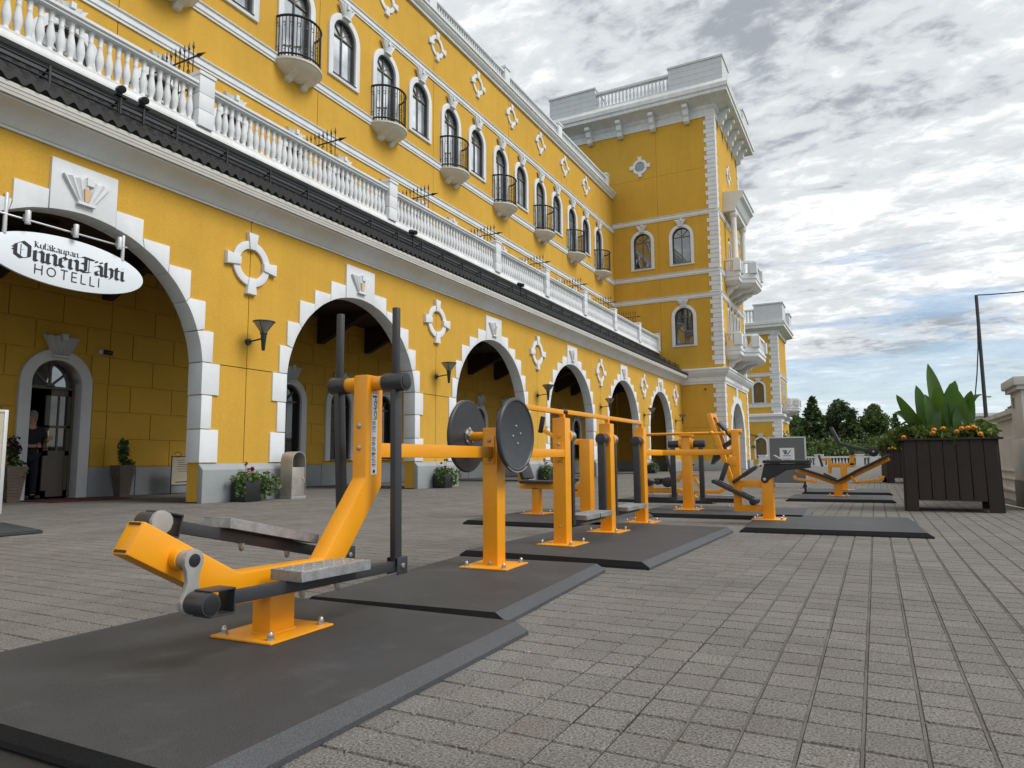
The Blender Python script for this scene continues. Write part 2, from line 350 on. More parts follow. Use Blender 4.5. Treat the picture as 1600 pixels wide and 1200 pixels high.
# ================================================================== setting: ground
def ground():
    g = MB(); g.sheet([(-600, -300, -0.25), (600, -300, -0.25), (600, 1500, -0.25), (-600, 1500, -0.25)])
    tag(put('ground', g, 'grass'), kind='structure')
    p = MB(); p.sheet([(-15, -6, -0.0075), (3.2, -6, -0.0075), (3.2, 84, -0.0075), (-15, 84, -0.0075)])
    pav = tag(put('pavement', p, 'sand'), kind='structure')
    far = MB(); far.sheet([(-15, 28.44, -0.002), (3.2, 28.44, -0.002), (3.2, 84, -0.002), (-15, 84, -0.002)]); put('far_paving', far, 'paver', pav)
    arc_ = MB(); arc_.sheet([(-15, -6, -0.002), (-10.42, -6, -0.002), (-10.42, 28.43, -0.002), (-15, 28.43, -0.002)]); put('arcade_paving', arc_, 'paver', pav)
    # paver geometry: square setts laid in straight lines, 0.14 m pitch
    P = 0.1395
    rnd = random.Random(3)
    def sett(mb, cx, cy, w, h, z):
        i = 0.0035
        a = [(cx-w/2, cy-h/2, -0.007), (cx+w/2, cy-h/2, -0.007), (cx+w/2, cy+h/2, -0.007), (cx-w/2, cy+h/2, -0.007)]
        t = [(cx-w/2+i, cy-h/2+i, z), (cx+w/2-i, cy-h/2+i, z), (cx+w/2-i, cy+h/2-i, z), (cx-w/2+i, cy+h/2-i, z)]
        mb.add(a+t, [(4, 5, 6, 7)] + [(k, (k+1) % 4, 4+(k+1) % 4, 4+k) for k in range(4)])
    near, rest = [], []
    for j in range(4, 200):
        y = 0.62 + P*j
        xmax = 2.6
        xmin = -10.4 if y < 30 else -10.4
        i = int(math.floor((xmin+0.068)/P))
        while True:
            x = -0.068 + P*(i+0.5)
            if x > xmax: break
            i += 1
            # rough view test so that nothing far outside the picture is built
            fx, fy = -0.4613, 0.8873
            dep = x*fx + y*fy; lat = x*fy - y*fx*1.0
            lat = x*0.8873 + y*0.4613
            if dep < 0.7 or abs(lat) > 0.86*dep+0.5: continue
            gapx = 0.0075 if x > -0.6 else 0.003
            row = (x, y + rnd.uniform(-0.002, 0.002), P-gapx-rnd.uniform(0, 0.002), P-0.0045-rnd.uniform(0, 0.0025), rnd.uniform(-0.0007, 0.0007))
            (near if dep < 2.9 and abs(lat) < 0.76*dep and x > -1.15 else rest).append((dep, row))
    near.sort(key=lambda q: q[0]); rest += near[296:]; near = near[:296]
    meshes = []
    for k in range(6):
        mb = MB(); r = random.Random(k); sett(mb, 0, 0, P-0.0065-r.uniform(-0.001, 0.001), P-0.0055-r.uniform(-0.001, 0.0012), r.uniform(-0.0006, 0.0006)); meshes.append(ready('paver', mb, PAVER_ONE))
    for k, (d, (x, y, w, h, z)) in enumerate(near):
        o = inst('paver', meshes[k % 6], T(x, y, z), pav)
    mb = MB()
    for d, (x, y, w, h, z) in rest: sett(mb, x, y, w, h, z)
    me = mb.mesh('paver_field', normals=False); setmat(me, 'paver')
    tag(inst('paver_field', me, T(), pav), kind='stuff')
    # pale sand washed into the lengthwise joints on the open side
    s = MB()
    for k in range(-3, 19):
        x = -0.068 + P*k
        s.sheet([(x-0.004, 0.9, -0.0028), (x+0.004, 0.9, -0.0028), (x+0.004, 26, -0.0028), (x-0.004, 26, -0.0028)])
    tag(put('joint_sand', s, 'sandl', pav), kind='stuff')
    lt = MB(); r = random.Random(12)
    for _ in range(90):
        x, y, a, s_ = r.uniform(-1.2, 1.6), r.uniform(1.3, 7.5), r.uniform(0, 6.3), r.uniform(0.002, 0.006)
        c, d = math.cos(a)*s_, math.sin(a)*s_; lt.add([(x-c, y-d, 0.002), (x+d*0.5, y-c*0.5, 0.004), (x+c, y+d, 0.003), (x-d*0.5, y+c*0.5, 0.005)], [(0, 1, 2, 3)])
    tag(put('grit', lt, 'menu', pav), kind='stuff')
def paver_one():
    """same concrete as the field, varied by object instead of by island"""
    m = M['paver'].copy(); m.name = 'grey_concrete_paver_single'; nt = m.node_tree
    g = [n for n in nt.nodes if n.bl_idname == 'ShaderNodeNewGeometry' and n.outputs['Random Per Island'].is_linked][0]
    oi = nt.nodes.new('ShaderNodeObjectInfo')
    for l in list(g.outputs['Random Per Island'].links):
        s = l.to_socket; nt.links.remove(l); nt.links.new(oi.outputs['Random'], s)
    return m
PAVER_ONE = paver_one()
ground()

# ================================================================== building helpers
class Face:
    """a wall plane: u along it, v up, d outwards"""
    def __init__(s, xf, parent): s.xf = xf; s.p = parent
    def at(s, u, v, d=0.0): return s.xf @ Matrix.Translation((u, -d, v))
    def put(s, name, mb, mat, parent=None, bevel=0.0, smooth=0): return put(name, mb, mat, parent or s.p, bevel, smooth, s.xf)
    def inst(s, name, me, u, v, d=0.0, parent=None): return inst(name, me, s.at(u, v, d), parent or s.p)
def q3(u, d, v): return (u, -d, v)
def prof(mb, pts, u0, u1):
    return mb.prism([q3(u0, d, v) for d, v in pts], [q3(u1, d, v) for d, v in pts])
def fbox(mb, u0, u1, d0, d1, v0, v1): return mb.box(((u0+u1)/2, -(d0+d1)/2, (v0+v1)/2), (u1-u0, d1-d0, v1-v0))
def arc(uc, vs_, r, a0, a1, n): return [(uc+r*math.cos(a0+(a1-a0)*i/n), vs_+r*math.sin(a0+(a1-a0)*i/n)) for i in range(n+1)]
def wall(mb, u0, u1, v0, v1, ops=(), depth=0.14, d=0.0, n=14):
    def Q(a, b, c, e): mb.sheet([q3(a, d, c), q3(b, d, c), q3(b, d, e), q3(a, d, e)])
    cur = u0
    for uc, h, vb, vs_ in sorted(ops):
        if uc-h > cur+1e-4: Q(cur, uc-h, v0, v1)
        if vb > v0+1e-4: Q(uc-h, uc+h, v0, vb)
        A = arc(uc, vs_, h, PI, 0, n)
        for (a, b), (c, e) in zip(A, A[1:]): mb.sheet([q3(a, d, b), q3(c, d, e), q3(c, d, v1), q3(a, d, v1)])
        if depth:
            lp = [(uc-h, max(vb, v0))] + A + [(uc+h, max(vb, v0))]
            for (a, b), (c, e) in zip(lp, lp[1:]+([lp[0]] if vb > v0 else [])):
                mb.sheet([q3(a, d, b), q3(c, d, e), q3(c, d-depth, e), q3(a, d-depth, b)])
        cur = uc+h
    if u1 > cur+1e-4: Q(cur, u1, v0, v1)
    return mb
def band(inner, outer, d0, d1, closed=False, mb=None):
    """strip between two outlines, with thickness"""
    mb = mb or MB(); n = len(inner); vs_ = []
    for (a, b), (c, e) in zip(inner, outer): vs_ += [q3(a, d0, b), q3(a, d1, b), q3(c, d1, e), q3(c, d0, e)]
    fs = []
    for i in range(n if closed else n-1):
        a, b = 4*i, 4*((i+1) % n)
        for j in range(4): fs.append((a+j, a+(j+1) % 4, b+(j+1) % 4, b+j))
    if not closed: fs += [(0, 1, 2, 3), (4*n-1, 4*n-2, 4*n-3, 4*n-4)]
    return mb.add(vs_, fs)
def loop(h, vb, vs_, n=14): return [(-h, vb)] + arc(0, vs_, h, PI, 0, n) + [(h, vb)]

# ---- shared ornament meshes (local: u, d outwards, v)
def mk_fan(wt, wb, h, d=0.07, name='keystone_fan', n=7):
    def row(w, v, dd):
        pts = [q3(-w/2, 0, v)]
        for i in range(2*n+1): pts.append(q3(-w/2+w*i/(2*n), dd*(0.25 if i % 2 else 1.0), v))
        return pts + [q3(w/2, 0, v)]
    mb = MB(); mb.prism(row(wb, 0, d*0.8), row(wt, h, d))
    fbox(mb, -wb*0.6, wb*0.6, 0, d*1.15, -h*0.10, h*0.02)
    fbox(mb, -wt*0.02, wt*0.13, 0, d*1.15, h*0.78, h*1.12)
    return ready(name, mb, 'white')
FAN_BIG = mk_fan(0.70, 0.22, 0.36, 0.06, n=6)
FAN_WIN = mk_fan(0.70, 0.28, 0.40, 0.11, n=5)
def mk_medallion(ro=0.44, ri=0.29, tip=0.60, name='medallion'):
    n = 32; I = [(ri*math.cos(2*PI*i/n), ri*math.sin(2*PI*i/n)) for i in range(n)]; O = [(ro*math.cos(2*PI*i/n), ro*math.sin(2*PI*i/n)) for i in range(n)]
    ring = band(I, O, 0.0, 0.055, True)
    rm = ready(name, ring, 'white', 0.012, 30)
    b = MB(); w0, w1 = 0.075, 0.125
    P = [(-w0, ri-0.015), (w0, ri-0.015), (w1, tip), (-w1, tip)]
    b.prism([q3(u, 0.0, v) for u, v in P], [q3(u*0.93, 0.085, ri+(v-ri)*0.97) for u, v in P])
    c = MB(); 
    return rm, ready('key_block', b, 'white', 0.006)
MED_RING, MED_KEY = mk_medallion()
def medallion(F, u, v, s=1.0, glass=False):
    Mx = F.at(u, v) @ Matrix.Scale(s, 4)
    r = inst('medallion', MED_RING, Mx, F.p)
    for k in range(4): inst('key_block', MED_KEY, Mx @ Matrix.Rotation(k*PI/2, 4, 'Y'), r)
    return r
class WinKit:
    def __init__(s, half, height, border=0.20, drop=0.14, key=True, cols=2, mat_glass='glass', sur='white', foot=False, rev=0.14, transom=None):
        s.half, s.h, s.key = half, height, key
        s.vs = height-half; n = 14
        hi, ho = half, half+border
        if foot: s.sur = ready('surround', band(loop(hi, 0, s.vs), loop(ho, 0, s.vs), -0.02, 0.07), sur, 0.008, 35)
        else: s.sur = ready('surround', band(loop(hi, 0, s.vs), loop(ho, -drop, s.vs), -0.02, 0.07, True), sur, 0.008, 35)
        g = MB(); g.sheet([q3(u, -rev+0.02, v) for u, v in loop(half-0.01, 0, s.vs)]); s.glass = ready('pane', g, mat_glass)
        f = band(loop(half-0.055, 0.055, s.vs), loop(half+0.004, 0, s.vs), -rev, -0.015, True); s.frame = ready('frame', f, 'framed', 0, 35)
        m = MB(); t = 0.045; dd0, dd1 = -rev+0.025, -rev+0.06
        fbox(m, -t/2, t/2, dd0, dd1, 0.03, s.vs+half-0.03)
        tv = s.vs-0.02 if transom is None else transom
        fbox(m, -half+0.03, half-0.03, dd0-0.001, dd1+0.004, tv-t/2, tv+t/2)
        for a in (0.25, 0.75):
            p = (half-0.02)*math.cos(PI*a), (half-0.02)*math.sin(PI*a)
            m.bar(q3(0, (dd0+dd1)/2, s.vs), q3(p[0], (dd0+dd1)/2, s.vs+p[1]), 0.03, 0.03, up=(0, 1, 0))
        s.munt = ready('muntin', m, 'frame')
        sl = MB(); prof(sl, [(-rev, 0.02), (0.03, 0.0), (0.10, -0.02), (0.10, -0.035), (-rev, -0.015)], -half-0.02, half+0.02); s.sill = ready('sill', sl, 'framed')
        s.foot = foot
    def op(s, uc, vb): return (uc, s.half+0.002, vb, vb+s.vs)
    def place(s, F, u, v, fan=FAN_WIN, fv=None, parts=True):
        w = inst('window', s.sur, F.at(u, v), F.p); Mx = WM[w]
        inst('pane', s.glass, Mx, w); inst('frame', s.frame, Mx, w)
        if parts:
            inst('muntin', s.munt, Mx, w)
            if not s.foot: inst('sill', s.sill, Mx, w)
        if s.key: inst('keystone_fan', fan, Mx @ Matrix.Translation(q3(0, 0.05, s.h+0.10)), w)
        return w
def mk_baluster(h, r, n=8, name='baluster'):
    p = [(0.95, 0), (0.92, 0.035), (0.60, 0.08), (0.62, 0.12), (0.95, 0.27), (1.04, 0.37), (0.93, 0.48), (0.66, 0.63), (0.56, 0.71), (0.66, 0.735), (0.66, 0.75), (0.54, 0.77), (0.70, 0.94), (0.84, 0.97), (0.84, 1.0)]
    mb = MB(); mb.lathe([(a*r, b*h) for a, b in p], n)
    me = mb.mesh(name, 0, 50); return me
BAL = mk_baluster(0.71, 0.068, 10); setmat(BAL, 'white')

# ================================================================== hotel wing with the arcade
AX, UX = -10.4, -14.6
hotel = empty('hotel_wing', (-14.6, 20, 0), 'long yellow stucco hotel wing with white trimmed ground floor arcade', 'building')
FA = Face(T(AX, 0, 0, PI/2), hotel); FU = Face(T(UX, 0, 0, PI/2), hotel)
C0, SP, RA, VS = 6.0, 6.365, 2.2, 2.22
CEN = [C0+SP*k for k in range(6)]
Y0, Y1 = -4.0, 42.69
def arcade():
    hb = math.sqrt((RA+0.05)**2-(2.46-VS)**2)
    # wall panels, one upper and two lower per bay, with open joints between them
    def solid(u0, u1, v0, v1, opn=None):
        mb = MB()
        for d in (0.0, -0.31):
            if opn is None: wall(mb, u0, u1, v0, v1, d=d)
            else:
                uc = opn; n = 22; a0 = math.asin((v0-VS)/(RA+0.05)); A = arc(uc, VS, RA+0.05, PI-a0, a0, n)
                wall(mb, u0, A[0][0], v0, v1, d=d); wall(mb, A[-1][0], u1, v0, v1, d=d)
                for (a, b), (c, e) in zip(A, A[1:]): mb.sheet([q3(a, d, b), q3(c, d, e), q3(c, d, v1), q3(a, d, v1)])
        for u in (u0, u1): mb.sheet([q3(u, 0, v0), q3(u, -0.31, v0), q3(u, -0.31, v1), q3(u, 0, v1)])
        for v in (v0, v1) if opn is None else (): mb.sheet([q3(u0, 0, v), q3(u0, -0.31, v), q3(u1, -0.31, v), q3(u1, 0, v)])
        return mb
    g = 0.008
    ends = [Y0] + [c-SP/2 for c in CEN] + [CEN[-1]+SP/2, Y1]
    for c in CEN:
        FA.put('wall_panel', solid(c-SP/2+g, c+SP/2-g, 2.46, 5.33, c), 'stucco')
        FA.put('wall_panel', solid(c-SP/2+g, c-RA-0.04, 0.02, 2.445), 'stucco')
        FA.put('wall_panel', solid(c+RA+0.04, c+SP/2-g, 0.02, 2.445), 'stucco')
    for a, b in ((Y0, CEN[0]-SP/2-g), (CEN[-1]+SP/2+g, Y1)):
        FA.put('wall_panel', solid(a, b, 2.46, 5.33), 'stucco'); FA.put('wall_panel', solid(a, b, 0.02, 2.445), 'stucco')
    for u in ends[1:-1]:
        mb = MB(); fbox(mb, u-0.03, u+0.03, -0.10, -0.022, 0.02, 5.2); FA.put('wall_joint', mb, 'joint')
    for k, u in enumerate(ends[:-1]):
        pass
    for c in CEN + [CEN[-1]+SP]:
        mb = MB(); fbox(mb, c-SP+RA+0.06 if c > CEN[0] else Y0, min(c-RA-0.06, Y1) if c <= CEN[-1] else Y1, -0.10, -0.023, 2.40, 2.50); FA.put('wall_joint', mb, 'joint')
    # stones of the arch
    def stone(P, name, d0=-0.325, d1=0.032, mat='white'):
        cu = sum(p[0] for p in P)/len(P); cv = sum(p[1] for p in P)/len(P)
        def sh(p):
            du, dv = p[0]-cu, p[1]-cv; L_ = math.hypot(du, dv) or 1; k = max(0, L_-0.006)/L_
            return (cu+du*k, cv+dv*k)
        Q = [sh(p) for p in P]; mb = MB(); mb.prism([q3(u, d0, v) for u, v in Q], [q3(u, d1, v) for u, v in Q])
        return ready(name, mb, mat, 0.005)
    def on(u): return math.sqrt(RA*RA-u*u)
    def arcu(u0, u1, n=6):
        a0, a1 = math.acos(u0/RA), math.acos(u1/RA)
        return [(RA*math.cos(a0+(a1-a0)*i/n), VS+RA*math.sin(a0+(a1-a0)*i/n)) for i in range(n+1)]
    keys = stone(arcu(-0.5, 0.5, 8)[::-1] + [(-0.5, 5.15), (0.5, 5.15)], 'keystone', d1=0.045)
    spec = [(0.5, 1.0, [(0.97, 4.30), (0.97, 4.65), (0.5, 4.65)]), (1.0, 1.45, [(1.46, 4.0), (1.46, 4.34), (0.97, 4.34)]),
            (1.45, 1.82, [(1.89, 3.55), (1.89, 4.03), (1.46, 4.03)]), (1.82, 2.06, [(2.21, 3.04), (2.21, 3.54), (1.89, 3.54)]), (2.06, 2.187, [(2.40, 2.46), (2.40, 3.02), (2.21, 3.02)])]
    right, left = [], []
    for a, b, o in spec:
        P = arcu(a, b, 5) + o
        right.append(stone(P, 'voussoir')); left.append(stone([(-u, v) for u, v in P][::-1], 'voussoir'))
    for w, v0, v1 in ((2.56, 1.885, 2.455), (2.42, 1.285, 1.88), (2.58, 0.695, 1.28)):
        P = [(2.187 if v1 > 2 else 2.2, v0), (w, v0), (w, v1), (2.187 if v1 > 2 else 2.2, v1)]
        right.append(stone(P, 'jamb_stone')); left.append(stone([(-u, v) for u, v in P][::-1], 'jamb_stone'))
    inl = MB(); inl.prism([q3(-0.028, 0, 0), q3(0.028, 0, 0), q3(0.045, 0, 0.20), q3(-0.045, 0, 0.20)], [q3(-0.028, 0.03, 0), q3(0.028, 0.03, 0), q3(0.045, 0.036, 0.20), q3(-0.045, 0.036, 0.20)]); inl = ready('inlay', inl, 'peach')
    for c in CEN:
        k = FA.inst('keystone', keys, c, 0)
        f = inst('keystone_fan', FAN_BIG, FA.at(c, 4.58, 0.045), k); inst('inlay', inl, FA.at(c, 4.60, 0.075), k)
        for me in right+left: FA.inst('voussoir' if me.name.startswith('vou') else 'jamb_stone', me, c, 0)
    # plinth slabs
    mb = MB(); prof(mb, [(0.002, 0), (0.12, 0), (0.12, 0.575), (0.002, 0.685)], 0.006, 0.976); slab = ready('plinth_slab', mb, 'granite', 0.006)
    for c in CEN[:-1] + [CEN[-1]] :
        for s in (0, 1): FA.inst('plinth_slab', slab, c+RA+0.01+0.982*s, 0)
    for s in (0, 1): FA.inst('plinth_slab', slab, CEN[0]-RA-0.01-0.982*(s+1), 0)
    mb = MB(); prof(mb, [(0.002, 0), (0.12, 0), (0.12, 0.575), (0.002, 0.685)], CEN[-1]+RA+1.98, Y1); FA.put('plinth_slab', mb, 'granite')
    # coved cornice, gutter
    cp = [(0, 5.30), (0.035, 5.30), (0.035, 5.335), (0.06, 5.345), (0.10, 5.40), (0.16, 5.465), (0.24, 5.52), (0.33, 5.56), (0.40, 5.575), (0.40, 5.60), (0, 5.60)]
    for a, b in zip(ends, ends[1:]):
        mb = MB(); prof(mb, cp, a+0.003, b-0.003); FA.put('cornice', mb, 'white', smooth=25)
    mb = MB(); gp = [(0.30, 5.604), (0.445, 5.604), (0.452, 5.65), (0.458, 5.652), (0.464, 5.70), (0.472, 5.702), (0.475, 5.765), (0.30, 5.765)]
    prof(mb, gp, Y0, Y1); FA.put('eaves_fascia', mb, 'gutter')
    # pent roof of profiled sheet: humps across, overlapping rows up the slope
    npt, pt, rows = 8, 0.19, 5; nu = int((Y1-Y0)/pt)*npt+1; vs_, fs = [], []
    for r in range(rows):
        for k, (t, lift) in enumerate(((r/rows, -0.02), (r/rows, 0.065), ((r+1)/rows, 0.0))):
            for i in range(nu):
                ph = (i % npt)/npt; w = 0.075*(0.5+0.5*math.cos(2*PI*ph))**1.3
                vs_.append(q3(Y0+i*pt/npt, 0.50-1.80*t, 5.79+1.17*t + w + lift))
    for r in range(3*rows-1):
        for i in range(nu-1): a = r*nu+i; fs.append((a, a+1, a+nu+1, a+nu))
    put('roof', MB().add(vs_, fs), 'roof', hotel, 0, 40, FA.xf)
    mb = MB(); fbox(mb, Y0, Y1, -1.48, -1.37, 6.86, 7.275); FA.put('flashing', mb, 'flash')
    # snow guard: two rails on brackets, and two floodlights in the photo's left part
    for a, b in zip(ends, ends[1:]):
        mb = MB()
        for dv in (0.06, 0.14, 0.22): mb.tube([q3(a, -0.12, 6.28+dv), q3(b, -0.12, 6.28+dv)], 0.016, 6)
        n = max(1, int((b-a)/1.05))
        for i in range(n):
            u = a+(b-a)*(i+0.5)/n; mb.bar(q3(u, -0.12, 6.22), q3(u, -0.12, 6.56), 0.03, 0.035); mb.bar(q3(u, -0.42, 6.42), q3(u, -0.12, 6.52), 0.03, 0.02)
        tag(FA.put('snow_guard', mb, 'iron'), kind='stuff')
    # terrace balustrade
    posts = [2.85, 9.02, 15.2, 21.38, 25.66, 29.92, 34.18, 38.44, 42.5]
    bx = -1.22   # d of its front
    mb = MB(); prof(mb, [(-1.36, 7.275), (-1.25, 7.30), (-1.25, 7.34), (-1.27, 7.40), (-1.30, 7.45), (-1.30, 7.50), (-1.50, 7.50), (-1.50, 7.275)], Y0, Y1); FA.put('balustrade_base', mb, 'whiteg')
    mb = MB(); prof(mb, [(-1.32, 8.205), (-1.27, 8.225), (-1.27, 8.255), (-1.235, 8.28), (-1.235, 8.335), (-1.545, 8.335), (-1.545, 8.28), (-1.51, 8.255), (-1.51, 8.225), (-1.46, 8.205)], Y0, Y1); FA.put('handrail', mb, 'white')
    pm = MB(); fbox(pm, -0.18, 0.18, -1.565, -1.215, 7.42, 7.76); ps = [ready('post_block', pm, 'white', 0.006)]
    pm = MB(); fbox(pm, -0.18, 0.18, -1.565, -1.215, 7.768, 8.10); ps.append(ready('post_block', pm, 'white', 0.006))
    pm = MB(); fbox(pm, -0.18, 0.18, -1.565, -1.215, 8.108, 8.48); ps.append(ready('post_block', pm, 'white', 0.006))
    pm = MB(); fbox(pm, -0.20, 0.20, -1.585, -1.195, 8.485, 8.56); ps.append(ready('post_cap', pm, 'white', 0.01))
    for u in posts:
        p0 = FA.inst('balustrade_post', ps[0], u, 0)
        for me in ps[1:]: inst('post_block' if me is not ps[3] else 'post_cap', me, WM[p0], p0)
    for a, b in zip(posts, posts[1:]):
        n = int(round((b-a-0.36)/0.167)); st = (b-a-0.36)/n
        for i in range(n): FA.inst('baluster', BAL, a+0.18+st*(i+0.5), 7.498, -1.39)
    mb = MB(); fbox(mb, Y0, Y1, -4.19, -1.45, 7.10, 7.27); FA.put('terrace_floor', mb, 'granite')
    # arcade ceiling, back wall brackets
    mb = MB(); fbox(mb, Y0, Y1, -4.19, -0.312, 5.02, 5.10); FA.put('arcade_ceiling', mb, 'timber')
    for j in range(0, 20):
        u = 6.85+2.17*j
        if u > 40: break
        mb = MB(); P = [(0.03, 4.2), (0.16, 4.2), (1.9, 4.93), (1.9, 5.02), (0.03, 5.02)]
        mb.prism([q3(u-0.09, d, v) for d, v in P], [q3(u+0.09, d, v) for d, v in P]); FU.put('ceiling_bracket', mb, 'timber')
arcade()

# ---- back wall of the arcade: door, windows, rusticated blocks
W_ARC = WinKit(0.46, 2.12, 0.20, 0.04, mat_glass='glassd')
DOORU, DOORH = 8.11, 0.485
def arcade_back():
    wins = [14.40+2.13*k for k in range(13)]
    ops = [(DOORU, DOORH, -1, 2.78-DOORH)] + [W_ARC.op(u, 0.76) for u in wins]
    mb = MB(); wall(mb, Y0, Y1, -0.01, 5.05, ops, 0.30); FU.put('arcade_back_wall', mb, 'block')
    for u in wins: W_ARC.place(FU, u, 0.76)
    rv = 0.585
    excl = [(DOORU-0.74, DOORU+0.74, 2.85)] + [(u-0.66, u+0.66, 2.90) for u in wins]
    n_vis = 0
    for r in range(8):
        v0 = 0.63+rv*r; v1 = min(v0+rv, 5.03)
        off = 9.69 if r % 2 == 0 else 10.20
        k = int((2.0-off)/1.02); u = off+1.02*k
        while u < 41.5:
            a, b = u, min(u+1.02, 42.6); u += 1.02
            segs = [(a, b)]
            for e0, e1, top in excl:
                if v0 > top: continue
                # arched top: narrower exclusion high up
                if v1 > top-0.62: h = (e1-e0)/2; t = max(0.0, min(1.0, (v0-(top-0.75))/0.75)); hh = h*math.sqrt(max(0.05, 1-t*t)); x0, x1 = (e0+e1)/2-hh, (e0+e1)/2+hh
                else: x0, x1 = e0, e1
                segs = [s for (p, q) in segs for s in ((p, min(q, x0)), (max(p, x1), q)) if s[1]-s[0] > 0.06]
            for p, q in segs:
                # a continuous panel joint
                for (p2, q2) in ([(p, 9.17), (9.17, q)] if p < 9.1 < 9.24 < q else [(p, q)]):
                    mb = MB(); fbox(mb, p2+0.009, q2-0.009, -0.01, 0.028, v0+0.009, v1-0.009)
                    FU.put('wall_block', mb, 'block')
    cuts = [Y0, DOORU-0.72] ; 
    for a, b in [(Y0, 4.9), (4.92, 6.3), (6.32, DOORU-0.72), (DOORU+0.72, 9.86), (9.88, 11.2), (11.22, 12.9)] + [(12.92+1.4*k, 14.30+1.4*k) for k in range(20)]:
        mb = MB(); fbox(mb, a, min(b, 42.6), 0.0, 0.07, 0.0, 0.615); FU.put('plinth_slab', mb, 'granite', bevel=0.008)
    # door surround, frame, fanlight, leaf
    mb = MB(); H = DOORH; vs_ = 2.78-H
    band(loop(H, 0, vs_), loop(H+0.22, 0, vs_), -0.31, 0.08, mb=mb); d = FU.inst('door', ready('door_surround', mb, 'white', 0.008, 35), DOORU, 0)
    Mx = WM[d]; inst('keystone_fan', FAN_WIN, Mx @ Matrix.Translation(q3(0, 0.06, 2.78+0.08)), d)
    mb = MB(); band(loop(H-0.05, 0.03, vs_), loop(H, 0.03, vs_), -0.26, -0.16, mb=mb); inst('door_frame', ready('door_frame', mb, 'frame'), Mx, d)
    mb = MB(); fbox(mb, -H, H, -0.24, -0.17, vs_-0.09, vs_-0.03)
    for a in (0.22, 0.5, 0.78): mb.bar(q3(0, -0.2, vs_-0.04), q3((H-0.03)*math.cos(PI*a), -0.2, vs_+(H-0.03)*math.sin(PI*a)), 0.035, 0.03, up=(0, 1, 0))
    mb.prism([q3(u, -0.17, v) for u, v in arc(0, vs_-0.05, 0.09, 0, PI, 8)], [q3(u, -0.23, v) for u, v in arc(0, vs_-0.05, 0.09, 0, PI, 8)])
    inst('fanlight_bars', ready('fanlight_bars', mb, 'frame'), Mx, d)
    mb = MB(); mb.sheet([q3(u, -0.215, v) for u, v in arc(0, vs_-0.03, H-0.03, 0, PI, 14)]); inst('fanlight_pane', ready('fanlight_pane', mb, 'glass'), Mx, d)
    # right-hand leaf, closed; left-hand side stands open
    a, b = -0.06, H-0.03; lf = MB(); D0, D1 = -0.23, -0.18
    for (x0, x1, y0, y1) in ((a, a+0.09, 0.04, vs_-0.1), (b-0.09, b, 0.04, vs_-0.1), (a, b, 0.04, 0.16), (a, b, vs_-0.22, vs_-0.1), (a, b, 0.86, 0.96), (a, b, 1.42, 1.47)): fbox(lf, x0, x1, D0, D1, y0, y1)
    fbox(lf, a+0.05, b-0.05, D0+0.01, D1-0.015, 0.10, 0.90); fbox(lf, (a+b)/2-0.015, (a+b)/2+0.015, D0+0.005, D1-0.005, 0.9, vs_-0.15)
    leaf = inst('door_leaf', ready('door_leaf', lf, 'frame'), Mx, d)
    mb = MB(); mb.sheet([q3(a+0.08, -0.205, 0.95), q3(b-0.08, -0.205, 0.95), q3(b-0.08, -0.205, vs_-0.2), q3(a+0.08, -0.205, vs_-0.2)]); inst('door_pane', ready('door_pane', mb, 'glassd'), Mx, leaf)
    mb = MB(); mb.tube([q3(-0.02, -0.17, 1.0), q3(-0.02, -0.12, 1.03), q3(-0.02, -0.11, 1.2), q3(-0.02, -0.12, 1.37), q3(-0.02, -0.17, 1.40)], 0.014, 8); inst('door_handle', ready('door_handle', mb, 'brass', 0, 40), Mx, leaf)
    # dark hall behind the opening
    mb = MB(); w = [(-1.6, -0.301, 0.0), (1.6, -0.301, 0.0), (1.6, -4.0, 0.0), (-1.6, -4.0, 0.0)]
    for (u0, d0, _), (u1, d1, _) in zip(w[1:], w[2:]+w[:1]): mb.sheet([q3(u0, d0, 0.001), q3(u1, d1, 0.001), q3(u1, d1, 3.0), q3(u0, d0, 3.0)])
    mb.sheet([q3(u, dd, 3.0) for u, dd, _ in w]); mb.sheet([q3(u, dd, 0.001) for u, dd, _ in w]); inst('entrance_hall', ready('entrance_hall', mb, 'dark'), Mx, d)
arcade_back()

